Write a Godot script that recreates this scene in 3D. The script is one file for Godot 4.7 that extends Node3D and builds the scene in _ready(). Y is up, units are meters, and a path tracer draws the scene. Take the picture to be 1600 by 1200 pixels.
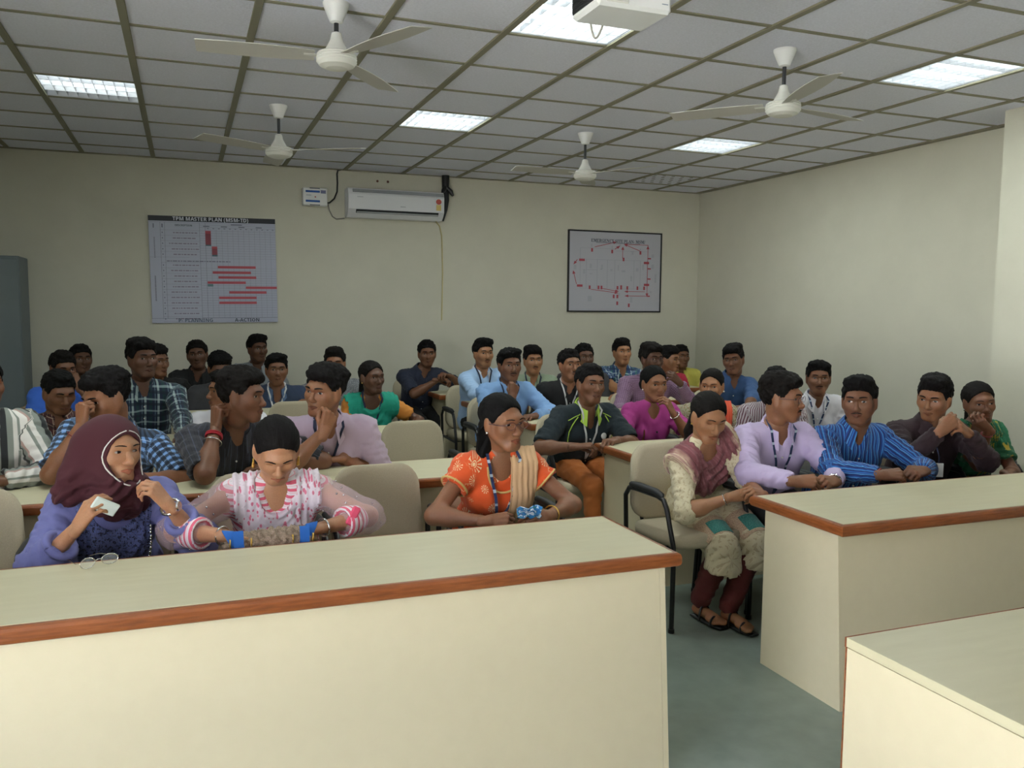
extends Node3D
# A lecture room seen from its front: two blocks of long desks, students seated behind them.

const WIN_Y0 := 0.4
const WIN_Y1 := 2.15
const WINDOWS := [[3.0, 5.6]]   # from z to z, in the left wall
const SKY := 3.35
const LAMP := 1.5
const GLOW := 2.6
const EXPOSURE := 1.09

func _ready() -> void:
	var cam := Camera3D.new()
	cam.name = "camera"
	add_child(cam)
	cam.fov = 48.79
	cam.position = Vector3(0.8443, 1.57, 4.1844)
	cam.rotation = Vector3(-0.08764, -0.36819, 0.00807)
	cam.near = 0.05
	cam.current = true
	var we := WorldEnvironment.new()
	we.name = "world_environment"
	var env := Environment.new()
	env.background_mode = Environment.BG_SKY
	var sky := Sky.new()
	var sm := ProceduralSkyMaterial.new()
	sm.sky_top_color = Color(0.93, 0.955, 1.0)
	sm.sky_horizon_color = Color(0.97, 0.97, 1.0)
	sm.ground_bottom_color = Color(0.62, 0.62, 0.60)
	sm.ground_horizon_color = Color(0.76, 0.76, 0.75)
	sm.sky_energy_multiplier = SKY
	sm.ground_energy_multiplier = SKY * 2.0
	sky.sky_material = sm
	env.sky = sky
	env.tonemap_mode = Environment.TONE_MAPPER_LINEAR
	env.tonemap_exposure = EXPOSURE
	env.sdfgi_enabled = true
	env.ssao_enabled = true
	env.ssil_enabled = true
	we.environment = env
	add_child(we)
	make_materials()
	build_room()
	build_furniture()
	build_people()
	build_small_things()
func build_furniture() -> void:
	M.fan_blade = plain_mat(Color("b9b6b0"), 0.6)
	M.ac_white = plain_mat(Color("dcdde2"), 0.4)
	M.lens = plain_mat(Color("15161d"), 0.05)
	make_chair_meshes()
	desk("long beige desk with brown edge filling the foreground on the left", -1.0, 2.38, 1.23, 1.785, 0.06, 0.02, "left block desks")
	desk("long beige desk, second from the front in the left block", -1.0, 2.37, -0.22, 0.30, 0.05, 0.05, "left block desks")
	desk("long beige desk, third from the front in the left block", -1.0, 2.36, -1.62, -1.10, 0.05, 0.05, "left block desks")
	desk("long beige desk, fourth from the front in the left block", -1.0, 2.05, -2.92, -2.42, 0.05, 0.05, "left block desks")
	desk("beige desk at the back of the left block near the wall chart", -0.4, 2.05, -3.92, -3.45, 0.05, 0.05, "left block desks")
	desk("long beige desk with brown edge in the right foreground", 3.17, 6.15, 1.12, 1.68, 0.05, 0.075, "right block desks")
	desk("long beige desk, second from the front in the right block", 3.18, 5.9, -0.44, 0.10, 0.05, 0.05, "right block desks")
	desk("long beige desk, third from the front in the right block", 3.12, 6.0, -1.82, -1.33, 0.05, 0.05, "right block desks")
	desk("long beige desk, fourth from the front in the right block", 3.12, 6.0, -2.95, -2.46, 0.05, 0.05, "right block desks")
	desk("beige desk at the very back of the right block, by the man in navy", 3.07, 6.0, -3.97, -3.48, 0.05, 0.05, "right block desks")
	podium()
	fan(Vector3(1.534, CEIL, 0.087), 0.30, PI * 0.97, "white ceiling fan nearest the camera, at the top of the picture")
	fan(Vector3(1.49, CEIL, -2.08), 0.365, 1.57, "white ceiling fan above the wall chart, left of the air conditioner")
	fan(Vector3(3.905, CEIL, 0.31), 0.355, 0.2, "white ceiling fan between the projector and the right wall")
	fan(Vector3(3.87, CEIL, -2.07), 0.375, 1.07, "white ceiling fan hanging above the emergency site plan")
	cabinet()
	projector()
	wall_things()
const CEIL := 2.98
const XL := -1.42
const XR := 6.65
const ZB := -4.65
const ZF := 6.6
var M := {}

func make_materials() -> void:
	var mottle := noise_tex(0.02, 3, Color(0.965, 0.965, 0.965), Color.WHITE, 256, 5)
	var fine := bump_tex(0.2, 5, 1.2)
	var soft := bump_tex(0.05, 8, 2.0)
	M.mottle = mottle; M.fine = fine; M.soft = soft
	M.wall = surf_mat(Color("d2cfc0"), 0.75, mottle, 0.4, soft, 0.12)
	M.tile = surf_mat(Color("ecedfc"), 0.9, noise_tex(0.15, 11, Color(0.93, 0.93, 0.93), Color.WHITE), 1.7, fine, 0.35)
	M.tbar = plain_mat(Color("86826f"), 0.6)
	M.slab = plain_mat(Color("9a968e"), 0.9)
	M.floor = surf_mat(Color("88928a"), 0.3, noise_tex(0.03, 21, Color(0.84, 0.87, 0.85), Color.WHITE, 512, 6), 0.5, soft, 0.05)
	M.lam = surf_mat(Color("cfc8a8"), 0.42, noise_tex(0.06, 31, Color(0.965, 0.96, 0.95), Color.WHITE, 256, 4, Vector2(0.15, 1.0)), 1.5)
	M.panel = surf_mat(Color("dacfb0"), 0.5, noise_tex(0.05, 32, Color(0.985, 0.982, 0.978), Color.WHITE, 256, 4), 1.2)
	M.wood = surf_mat(Color("a86234"), 0.36, noise_tex(0.08, 41, Color(0.62, 0.56, 0.5), Color(1, 1, 1), 256, 5, Vector2(0.12, 1.0)), 3.0, fine, 0.2)
	M.black = plain_mat(Color("16161a"), 0.35)
	M.rubber = plain_mat(Color("1c1d20"), 0.55)
	M.fabric = surf_mat(Color("c6baa0"), 0.95, noise_tex(0.25, 51, Color(0.82, 0.82, 0.82), Color.WHITE), 6.0, fine, 0.5, false)
	M.white = plain_mat(Color("e6e6e6"), 0.45)
	M.offwhite = plain_mat(Color("d9d8d2"), 0.5)
	M.steel = surf_mat(Color("6f7a80"), 0.45, mottle, 0.7)
	M.alu = plain_mat(Color("c9ccd0"), 0.35, 0.6)
	M.chrome = plain_mat(Color("d8d8d8"), 0.15, 1.0)
	M.gold = plain_mat(Color("d2ab55"), 0.3, 1.0)
	M.glow = plain_mat(Color.WHITE, 0.6)
	M.glow.emission_enabled = true
	M.glow.emission = Color(0.97, 1.0, 0.99)
	M.glow.emission_energy_multiplier = GLOW
	M.glass = plain_mat(Color(0.9, 0.95, 1, 0.08), 0.02)
	M.glass.transparency = BaseMaterial3D.TRANSPARENCY_ALPHA
	M.paper = plain_mat(Color("d5e0da"), 0.7)
	M.frame_dark = plain_mat(Color("4a2430"), 0.35)
	M.screen_dark = plain_mat(Color("26272c"), 0.4)

func build_room() -> void:
	# floor and walls
	struct_box("floor", Vector3(XL - 0.2, -0.15, ZB - 0.2), Vector3(XR + 0.2, 0, ZF + 0.2), M.floor)
	struct_box("wall_back", Vector3(XL - 0.2, 0, ZB - 0.2), Vector3(XR + 0.2, 3.3, ZB), M.wall)
	struct_box("wall_right", Vector3(XR, 0, ZB), Vector3(XR + 0.2, 3.3, ZF), M.wall)
	struct_box("wall_front", Vector3(XL - 0.2, 0, ZF), Vector3(XR + 0.2, 3.3, ZF + 0.2), M.wall)
	var left := Node3D.new()
	left.name = "wall_left"
	left.set_meta("kind", "structure")
	add_child(left)
	var y0 := WIN_Y0
	var y1 := WIN_Y1
	var zs := [ZB]
	for w in WINDOWS:
		zs.append_array(w)
	zs.append(ZF)
	for k in range(0, zs.size(), 2):
		struct_box("pier", Vector3(XL - 0.2, 0, zs[k]), Vector3(XL, 3.3, zs[k + 1]), M.wall, left)
	for w in WINDOWS:
		struct_box("sill_wall", Vector3(XL - 0.2, 0, w[0]), Vector3(XL, y0, w[1]), M.wall, left)
		struct_box("lintel", Vector3(XL - 0.2, y1, w[0]), Vector3(XL, 3.3, w[1]), M.wall, left)
	var wn := 0
	for w in WINDOWS:
		wn += 1
		var win := Node3D.new()
		win.name = "window_%d" % wn
		win.set_meta("kind", "structure")
		add_child(win)
		win.position = Vector3(XL - 0.1, y0, w[0])
		var wd: float = w[1] - w[0]
		var mb := MB.new()
		for y: float in [0.02, y1 - y0 - 0.02]:
			mb.box(Vector3(0, y, wd / 2), Vector3(0.06, 0.04, wd), 0.004)
		for k in 3:
			mb.box(Vector3(0, (y1 - y0) / 2, clampf(wd * k / 2.0, 0.02, wd - 0.02)), Vector3(0.06, y1 - y0 - 0.08, 0.04), 0.004)
		part(win, "window_frame", mb.mesh(), M.alu)
		for k in 2:
			var pm := MB.new()
			pm.box(Vector3(0, (y1 - y0) / 2, wd * (0.25 + 0.5 * k)), Vector3(0.005, y1 - y0 - 0.08, wd / 2 - 0.05))
			part(win, "pane", pm.mesh(), M.glass)
	# pillar against the right wall
	struct_box("wall_pillar", Vector3(6.22, 0, -0.23), Vector3(XR, 3.3, 0.6), M.wall)
	# ceiling: slab, bars and tiles
	var ceil := Node3D.new()
	ceil.name = "ceiling"
	ceil.set_meta("kind", "structure")
	add_child(ceil)
	struct_box("slab", Vector3(XL - 0.2, 3.3, ZB - 0.2), Vector3(XR + 0.2, 3.5, ZF + 0.2), M.slab, ceil)
	var xs := [XL]
	for i in range(-3, 12): xs.append(i * 0.6)
	xs.append(XR)
	var zz := [ZB]
	for j in range(7, -11, -1): zz.append(-j * 0.6)
	zz.append(ZF)
	var lights := {}
	for li: int in [0, 4, 8]:
		for lj: int in [3, -1]:
			lights[Vector2i(li, lj)] = true
	var vents := {Vector2i(9, 6): true}
	var shared := {}
	for a in xs.size() - 1:
		for b in zz.size() - 1:
			var cell := Vector2i(roundi(floorf(xs[a] / 0.6 + 0.01)), roundi(floorf(-zz[b + 1] / 0.6 + 0.01)))
			var w: float = xs[a + 1] - xs[a]
			var d: float = zz[b + 1] - zz[b]
			if lights.has(cell):
				continue
			if vents.has(cell):
				continue
			var key := Vector2(snappedf(w, 0.01), snappedf(d, 0.01))
			if not shared.has(key):
				var mb := MB.new()
				mb.box(Vector3(0, 0.0075, 0), Vector3(maxf(w - 0.008, 0.01), 0.015, maxf(d - 0.008, 0.01)), 0.003)
				shared[key] = mb.mesh()
			part(ceil, "ceiling_tile", shared[key], M.tile, Transform3D(Basis.IDENTITY, Vector3((xs[a] + xs[a + 1]) / 2, CEIL, (zz[b] + zz[b + 1]) / 2)))
	for a in range(1, xs.size() - 1):
		var mb := MB.new()
		mb.box(Vector3.ZERO, Vector3(0.040, 0.012, ZF - ZB), 0.003)
		part(ceil, "ceiling_bar", mb.mesh(), M.tbar, Transform3D(Basis.IDENTITY, Vector3(xs[a], CEIL - 0.004, (ZB + ZF) / 2)))
	for b in range(1, zz.size() - 1):
		var mb := MB.new()
		mb.box(Vector3.ZERO, Vector3(XR - XL, 0.008, 0.028), 0.002)
		part(ceil, "ceiling_bar", mb.mesh(), M.tbar, Transform3D(Basis.IDENTITY, Vector3((XL + XR) / 2, CEIL - 0.002, zz[b])))
	for side in 4:
		var mb := MB.new()
		if side < 2:
			mb.box(Vector3(XL + 0.012 if side == 0 else XR - 0.012, CEIL - 0.004, (ZB + ZF) / 2), Vector3(0.024, 0.012, ZF - ZB))
		else:
			mb.box(Vector3((XL + XR) / 2, CEIL - 0.004, ZB + 0.012 if side == 2 else ZF - 0.012), Vector3(XR - XL, 0.012, 0.024))
		part(ceil, "wall_angle", mb.mesh(), M.tbar)
	# the pierced tile in the far corner
	var vt := MB.new()
	vt.box(Vector3(0, 0.0075, 0), Vector3(0.592, 0.015, 0.592), 0.003)
	var vp := part(ceil, "pierced_tile", vt.mesh(), M.tile, Transform3D(Basis.IDENTITY, Vector3(9.5 * 0.6, CEIL, -6.5 * 0.6)))
	var hole := MB.new()
	hole.lathe([Vector2(0.0, 0.0), Vector2(0.021, 0.0), Vector2(0.021, 0.001), Vector2(0.0, 0.001)], 10, Vector3.ZERO)
	var hm := hole.mesh()
	for r in 5:
		for k in 5:
			part(vp, "vent_hole", hm, M.black, Transform3D(Basis.IDENTITY, Vector3(-0.22 + 0.11 * k + (0.03 if r % 2 else -0.02), -0.001, -0.22 + 0.11 * r)))
	for key: Vector2i in lights:
		ceiling_light(key)

func ceiling_light(cell: Vector2i) -> void:
	var at := Vector3((cell.x + 0.5) * 0.6, CEIL, -(cell.y + 0.5) * 0.6)
	var names := {Vector2i(0, 3): "square ceiling light with one tube lit, on the left above the cabinet side",
		Vector2i(4, 3): "square louvred ceiling light lit between the two hindmost fans",
		Vector2i(8, 3): "square louvred ceiling light lit nearest the pierced corner tile",
		Vector2i(4, -1): "square louvred ceiling light lit right behind the projector",
		Vector2i(0, -1): "square louvred ceiling light above the maroon headscarf, just out of the frame",
		Vector2i(8, -1): "square louvred ceiling light lit near the right wall pillar"}
	var o := thing("ceiling_light", names.get(cell, "square louvred ceiling light out of view above the camera"), "light", at, "louvred ceiling lights")
	var mb := MB.new()
	var h := 0.285
	var dp := 0.09
	mb.box(Vector3(0, dp, 0), Vector3(h * 2, 0.006, h * 2))
	for s: float in [-1, 1]:
		mb.box(Vector3(s * h, dp / 2, 0), Vector3(0.006, dp, h * 2))
		mb.box(Vector3(0, dp / 2, s * h), Vector3(h * 2, dp, 0.006))
	part(o, "housing", mb.mesh(), M.alu)
	var one := cell == Vector2i(0, 3)
	for k in 2 if one else 3:
		var tb := MB.new()
		var z := (-0.14 + 0.28 * k) if one else (-0.17 + 0.17 * k)
		tb.tube([Vector3(-0.26, dp - 0.035, z), Vector3(0.26, dp - 0.035, z)], 0.014, 10)
		part(o, "tube", tb.mesh(), M.offwhite if one and k == 0 else M.glow)
	if one:
		var rf := MB.new()
		rf.box(Vector3(0, dp - 0.008, 0.14), Vector3(0.56, 0.004, 0.26))
		part(o, "diffuser", rf.mesh(), M.glow)
	else:
		var df := MB.new()
		df.box(Vector3(0, dp - 0.008, 0), Vector3(0.56, 0.004, 0.56))
		part(o, "diffuser", df.mesh(), M.glow)
	# louvre: 4 long and 9 cross blades
	for k in 5:
		var lb := MB.new()
		lb.box(Vector3(0, 0.018, -0.28 + 0.14 * k), Vector3(0.56, 0.03, 0.003))
		part(o, "louvre_blade", lb.mesh(), M.alu)
	for k in 10:
		var lb := MB.new()
		lb.box(Vector3(-0.28 + 0.0622 * k, 0.02, 0), Vector3(0.0025, 0.026, 0.56))
		part(o, "louvre_blade", lb.mesh(), M.alu)
	var l := AreaLight3D.new()
	l.name = "lamp_light"
	l.area_size = Vector2(0.54, 0.54)
	l.light_color = Color(0.95, 1.0, 0.97)
	l.light_energy = LAMP * (0.45 if one else 1.0)
	l.area_range = 14.0
	l.area_attenuation = 2.0
	l.shadow_enabled = true
	o.add_child(l)
	l.position = Vector3(0, -0.004, 0)
	l.rotation = Vector3(-PI / 2, 0, 0)
const ONLY := []
# ---------- desks ----------
func desk(label: String, x0: float, x1: float, z0: float, z1: float, slant: float, over: float, group: String) -> void:
	var cx := (x0 + x1) / 2
	var cz := (z0 + z1) / 2
	var hx := (x1 - x0) / 2
	var hz := (z1 - z0) / 2
	var o := thing("lecture_desk", label, "desk", Vector3(cx, 0, cz), group)
	var top := MB.new()
	top.box(Vector3(0, 0.738, 0), Vector3(hx * 2 - 0.03, 0.042, hz * 2 - 0.03), 0.002)
	part(o, "worktop", top.mesh(), M.lam)
	# lipping with a rounded outer side, mitred at the corners
	var prof := [Vector2(-0.016, 0.758), Vector2(-0.004, 0.758), Vector2(0.003, 0.754), Vector2(0.006, 0.746), Vector2(0.006, 0.724), Vector2(0.003, 0.716), Vector2(-0.004, 0.712), Vector2(-0.016, 0.712)]
	var corners := [Vector2(-hx, hz), Vector2(hx, hz), Vector2(hx, -hz), Vector2(-hx, -hz)]
	var outs := [Vector2(-1, 1), Vector2(1, 1), Vector2(1, -1), Vector2(-1, -1)]
	for s in 4:
		var mb := MB.new()
		var a: Vector2 = corners[s]
		var b: Vector2 = corners[(s + 1) % 4]
		var oa: Vector2 = outs[s]
		var ob: Vector2 = outs[(s + 1) % 4]
		var side := (oa + ob) * 0.5
		for k in prof.size():
			var p: Vector2 = prof[k]
			var q: Vector2 = prof[(k + 1) % prof.size()]
			var d := (q - p).normalized()
			var nn := Vector3(side.x * -d.y * -1.0, 0, side.y * -d.y * -1.0)
			nn = Vector3(side.x * d.y * -1.0, d.x, side.y * d.y * -1.0).normalized()
			var f := func(c: Vector2, oo: Vector2, w: Vector2) -> Vector3: return Vector3(c.x + oo.x * w.x, w.y, c.y + oo.y * w.x)
			mb.flat([f.call(a, oa, p), f.call(b, ob, p), f.call(b, ob, q), f.call(a, oa, q)], nn)
		part(o, "edge_band", mb.mesh(), M.wood)
	# front panel, leaning out towards the floor
	var ft := hz - over
	var fb := ft + slant
	var px := hx - 0.045
	var fp := MB.new()
	fp.prism(PackedVector2Array([Vector2(ft, 0.715), Vector2(fb, 0.0), Vector2(fb - 0.02, 0.0), Vector2(ft - 0.02, 0.715)]), -px + 0.021, px - 0.021, Transform3D(Basis(Vector3(0, 0, 1), Vector3(0, 1, 0), Vector3(1, 0, 0)), Vector3.ZERO))
	part(o, "front_panel", fp.mesh(), M.panel)
	for s: float in [-1, 1]:
		var ep := MB.new()
		var xa := s * px
		var xb := s * (px - 0.02)
		ep.prism(PackedVector2Array([Vector2(ft + 0.001, 0.715), Vector2(fb + 0.001, 0.0), Vector2(-hz + 0.04, 0.0), Vector2(-hz + 0.04, 0.715)]), minf(xa, xb), maxf(xa, xb), Transform3D(Basis(Vector3(0, 0, 1), Vector3(0, 1, 0), Vector3(1, 0, 0)), Vector3.ZERO))
		part(o, "end_panel", ep.mesh(), M.panel)
	var n_in := int(hx * 2 / 1.2)
	for k in range(1, n_in):
		var ip := MB.new()
		ip.box(Vector3(-px + 2 * px * k / n_in, 0.36, -0.02), Vector3(0.02, 0.7, hz * 1.5))
		part(o, "divider_panel", ip.mesh(), M.panel)

func podium() -> void:
	var o := thing("presenter_table", "plain beige table with thin brown edging at the front right corner", "table", Vector3(2.36, 0, 2.58))
	var w := 1.5
	var d := 0.75
	var h := 0.765
	var t := MB.new(); t.box(Vector3(w / 2, h - 0.012, d / 2), Vector3(w, 0.024, d), 0.001)
	part(o, "table_top", t.mesh(), M.lam)
	for x: float in [0.012, w - 0.012]:
		var s := MB.new(); s.box(Vector3(x, (h - 0.026) / 2, d / 2), Vector3(0.022, h - 0.026, d - 0.004), 0.001)
		part(o, "side_panel", s.mesh(), M.panel)
	var bk := MB.new(); bk.box(Vector3(w / 2, 0.4, 0.03), Vector3(w - 0.05, 0.66, 0.02), 0.001)
	part(o, "back_panel", bk.mesh(), M.panel)
	var e := MB.new()
	e.box(Vector3(w / 2, h - 0.012, -0.002), Vector3(w + 0.004, 0.026, 0.004), 0.001)
	part(o, "edge_band", e.mesh(), M.wood)
	var e2 := MB.new()
	e2.box(Vector3(0.012, h / 2 - 0.012, -0.001), Vector3(0.024, h - 0.026, 0.004), 0.001)
	part(o, "edge_band", e2.mesh(), M.wood)

# ---------- chairs ----------
var chair_meshes := {}
func make_chair_meshes() -> void:
	var pad := func(w: float, h: float, t: float, r: float, taper: float) -> ArrayMesh:
		# a rounded cushion: outline of a rounded rectangle, pillowed front and back
		var mb := MB.new()
		var ring := []
		for q in 4:
			for k in 7:
				var an := PI / 2 * q + PI / 2 * k / 6.0
				var cx := (w / 2 - r) * (1 if q == 0 or q == 3 else -1)
				var cy := (h / 2 - r) * (1 if q < 2 else -1)
				var p := Vector2(cx + r * cos(an), cy + r * sin(an))
				p.x *= 1.0 - taper * (p.y / h + 0.5)
				ring.append(p)
		var m := ring.size()
		var layers := [[0.0, 0.5], [0.6, 0.49], [0.86, 0.42], [0.97, 0.25], [1.0, 0.0], [0.97, -0.25], [0.86, -0.42], [0.6, -0.49], [0.0, -0.5]]
		for l in layers:
			for p: Vector2 in ring:
				var s: float = l[0]
				var z: float = l[1] * t
				var pp := p * (s if s < 0.9 else 1.0 - (1.0 - s) * 0.35)
				if s == 0.86: pp = p * 0.965
				if s == 0.6: pp = p * 0.85
				mb.vert(Vector3(pp.x, pp.y, z), Vector3(p.normalized().x * s * s * s * s, p.normalized().y * s * s * s * s, l[1] * 2.0 + 0.0001).normalized(), pp)
		for k in layers.size() - 1:
			for j in m:
				var a := k * m + j
				var b := k * m + (j + 1) % m
				mb.face(a, b, b + m)
				mb.face(a, b + m, a + m)
		return mb.mesh()
	chair_meshes.back = pad.call(0.43, 0.40, 0.06, 0.10, 0.10)
	chair_meshes.seat = pad.call(0.44, 0.45, 0.075, 0.08, 0.0)
	var side := MB.new()
	side.tube([Vector3(0, 0.01, -0.26), Vector3(0, 0.4, -0.225), Vector3(0, 0.60, -0.235), Vector3(0, 0.645, -0.20), Vector3(0, 0.65, -0.15), Vector3(0, 0.65, 0.06), Vector3(0, 0.64, 0.11), Vector3(0, 0.60, 0.14), Vector3(0, 0.43, 0.20), Vector3(0, 0.39, 0.205), Vector3(0, 0.01, 0.20)], 0.0125, 8)
	side.tube([Vector3(0, 0.405, -0.23), Vector3(0, 0.40, 0.2)], 0.0115, 8)
	for z: float in [-0.26, 0.20]:
		side.lathe([Vector2(0.0, 0.0), Vector2(0.016, 0.0), Vector2(0.016, 0.02), Vector2(0.0, 0.02)], 8, Vector3(0, 0, z))
	chair_meshes.side = side.mesh()
	var cross := MB.new()
	cross.tube([Vector3(-0.238, 0.402, 0.12), Vector3(0.238, 0.402, 0.12)], 0.0115, 8)
	cross.tube([Vector3(-0.238, 0.404, -0.14), Vector3(0.238, 0.404, -0.14)], 0.0115, 8)
	for x: float in [-0.13, 0.13]:
		cross.tube([Vector3(x, 0.404, -0.14), Vector3(x, 0.415, -0.22), Vector3(x, 0.50, -0.262), Vector3(x, 0.66, -0.272)], 0.010, 8)
	chair_meshes.cross = cross.mesh()
	var arm := MB.new()
	arm.tube([Vector3(0, 0.665, -0.19), Vector3(0, 0.668, -0.175), Vector3(0, 0.672, -0.1), Vector3(0, 0.67, 0.04), Vector3(0, 0.66, 0.09), Vector3(0, 0.652, 0.1)], [0.010, 0.020, 0.023, 0.023, 0.019, 0.009], 10, true, 0.72)
	chair_meshes.arm = arm.mesh()
func chair(at: Vector3, turn: float, label: String, group := "beige fabric lecture chairs") -> Node3D:
	var o := thing("armchair", label, "chair", at, group)
	o.rotation.y = turn
	part(o, "seat", chair_meshes.seat, M.fabric, Transform3D(Basis(Vector3.RIGHT, -PI / 2 - 0.03), Vector3(0, 0.435, 0.0)))
	part(o, "backrest", chair_meshes.back, M.fabric, Transform3D(Basis(Vector3.RIGHT, -0.10), Vector3(0, 0.665, -0.235)))
	for s: float in [-1, 1]:
		part(o, "side_frame", chair_meshes.side, M.black, Transform3D(Basis.IDENTITY, Vector3(0.238 * s, 0, 0)))
		part(o, "armrest", chair_meshes.arm, M.rubber, Transform3D(Basis.IDENTITY, Vector3(0.238 * s, 0, 0)))
	part(o, "seat_frame", chair_meshes.cross, M.black)
	return o

# ---------- ceiling fans ----------
func fan(at: Vector3, drop: float, turn: float, label: String) -> void:
	var o := thing("ceiling_fan", label, "fan", at, "white ceiling fans")
	var c := MB.new()
	c.lathe([Vector2(0, 0), Vector2(0.062, 0), Vector2(0.060, -0.012), Vector2(0.030, -0.085), Vector2(0.016, -0.09), Vector2(0, -0.09)], 20, Vector3.ZERO)
	part(o, "canopy", c.mesh(), M.white)
	var r := MB.new()
	r.tube([Vector3(0, -0.08, 0), Vector3(0, -drop + 0.16, 0)], 0.011, 10)
	part(o, "down_rod", r.mesh(), M.screen_dark)
	var m := MB.new()
	m.lathe([Vector2(0.012, 0.17), Vector2(0.022, 0.165), Vector2(0.03, 0.13), Vector2(0.055, 0.085), Vector2(0.06, 0.082), Vector2(0.083, 0.076), Vector2(0.092, 0.068), Vector2(0.088, 0.064), Vector2(0.094, 0.058), Vector2(0.090, 0.053), Vector2(0.095, 0.047), Vector2(0.091, 0.042), Vector2(0.094, 0.034), Vector2(0.08, 0.016), Vector2(0.05, 0.004), Vector2(0.0, 0.0)], 28, Vector3(0, -drop, 0))
	part(o, "motor_housing", m.mesh(), M.offwhite)
	var b := MB.new()
	var g := []
	for k in 7:
		var rr := 0.10 + 0.52 * k / 6.0
		var w := 0.045 + 0.018 * sin(PI * k / 6.0) + 0.012 * k / 6.0
		g.append([Vector3(rr, 0.010 - 0.0 * k, -w), Vector3(rr, 0.004, -w * 0.3), Vector3(rr, -0.003, w * 0.3), Vector3(rr, -0.010, w)])
	b.sheet(g, 0.003)
	var arm := MB.new()
	arm.box(Vector3(0.11, 0, 0), Vector3(0.08, 0.004, 0.035), 0.001)
	var bm := b.mesh()
	var am := arm.mesh()
	for k in 3:
		var xf := Transform3D(Basis(Vector3.UP, turn + TAU * k / 3), Vector3(0, -drop + 0.058, 0))
		var bl := part(o, "blade", bm, M.fan_blade, xf)
		part(bl, "blade_arm", am, M.offwhite)

func cabinet() -> void:
	var o := thing("steel_cabinet", "tall grey steel cupboard standing in the back left corner", "cabinet", Vector3(-0.93, 0, -4.40))
	var b := MB.new()
	b.box(Vector3(0, 1.0, 0), Vector3(0.91, 1.99, 0.45), 0.006)
	part(o, "body", b.mesh(), M.steel)
	for s: float in [-1, 1]:
		var d := MB.new()
		d.box(Vector3(0.2275 * s, 1.03, 0.232), Vector3(0.447, 1.88, 0.016), 0.004)
		var dd := part(o, "door", d.mesh(), M.steel)
		if s > 0:
			var h := MB.new()
			h.box(Vector3(0.04, 1.05, 0.25), Vector3(0.03, 0.12, 0.02), 0.005)
			part(dd, "handle", h.mesh(), M.chrome)

func projector() -> void:
	var o := thing("projector", "white ceiling projector with dark side vents and glass lens", "projector", Vector3(2.315, 2.60, 1.42))
	var b := MB.new()
	b.box(Vector3(0, 0.052, 0), Vector3(0.29, 0.10, 0.21), 0.012)
	part(o, "body", b.mesh(), M.white)
	var l := MB.new()
	l.box(Vector3(-0.145, 0.06, 0.0), Vector3(0.006, 0.075, 0.19), 0.002)
	var vent := part(o, "side_vent", l.mesh(), M.screen_dark)
	for k in 9:
		var s := MB.new()
		s.box(Vector3(-0.149, 0.03 + 0.0075 * k, 0.0), Vector3(0.003, 0.002, 0.18))
		part(vent, "vent_slat", s.mesh(), M.black)
	var tp := MB.new()
	tp.box(Vector3(0.06, 0.094, 0.1), Vector3(0.16, 0.02, 0.014), 0.002)
	part(o, "front_vent", tp.mesh(), M.screen_dark)
	var pl := MB.new()
	pl.box(Vector3(-0.07, 0.052, 0.104), Vector3(0.085, 0.075, 0.008), 0.003)
	part(o, "lens_panel", pl.mesh(), M.offwhite)
	var ring := MB.new()
	ring.lathe([Vector2(0.014, 0.0), Vector2(0.028, 0.0), Vector2(0.027, 0.02), Vector2(0.020, 0.02), Vector2(0.014, 0.006)], 20, Vector3(-0.075, 0.06, 0.106), Basis(Vector3.RIGHT, PI / 2))
	var lens := part(o, "lens_ring", ring.mesh(), M.chrome)
	var gl := MB.new()
	gl.ball(Vector3(-0.075, 0.06, 0.112), Vector3(0.019, 0.019, 0.006), 14, 8)
	part(lens, "lens_glass", gl.mesh(), M.lens)
	var badge := MB.new()
	badge.box(Vector3(-0.118, 0.063, 0.1085), Vector3(0.013, 0.02, 0.001))
	part(o, "red_badge", badge.mesh(), plain_mat(Color("a33c3f")))
	var mark := MB.new()
	mark.box(Vector3(0.115, 0.032, 0.1055), Vector3(0.024, 0.003, 0.001))
	mark.box(Vector3(0.112, 0.066, 0.1055), Vector3(0.010, 0.008, 0.001))
	part(o, "printed_mark", mark.mesh(), plain_mat(Color("8f96a8")))
	var pole := MB.new()
	pole.tube([Vector3(0, 0.1, -0.02), Vector3(0, CEIL - 2.60, -0.02)], 0.02, 12)
	pole.lathe([Vector2(0, 0), Vector2(0.06, 0), Vector2(0.06, 0.01), Vector2(0, 0.01)], 16, Vector3(0, 0.1, -0.02))
	pole.lathe([Vector2(0, 0), Vector2(0.07, 0), Vector2(0.07, 0.01), Vector2(0, 0.01)], 16, Vector3(0, CEIL - 2.60 - 0.01, -0.02))
	part(o, "ceiling_mount", pole.mesh(), M.white)
	var cord := MB.new()
	var pts := []
	for k in 13:
		var t := k / 12.0
		pts.append(Vector3(-0.07 + 0.06 * t, 0.03 - 0.065 * sin(PI * t), -0.11 - 0.012 * sin(PI * t)))
	cord.tube(pts, 0.004, 6)
	part(o, "cable", cord.mesh(), plain_mat(Color("a9a69c")))

func text(parent: Node, s: String, height: float, at: Vector3, mat: Material, squeeze := 1.0, serif := false, bold := true) -> void:
	var f := SystemFont.new()
	f.font_names = PackedStringArray(["Droid Serif" if serif else "Droid Sans"])
	f.font_weight = 700 if bold else 400
	var tm := TextMesh.new()
	tm.font = f
	tm.text = s
	tm.font_size = 32
	tm.pixel_size = height / 24.0
	tm.depth = 0.001
	tm.curve_step = 4.0
	part(parent, "lettering", tm, mat, Transform3D(Basis.IDENTITY.scaled(Vector3(squeeze, 1, 1)), at))

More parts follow.
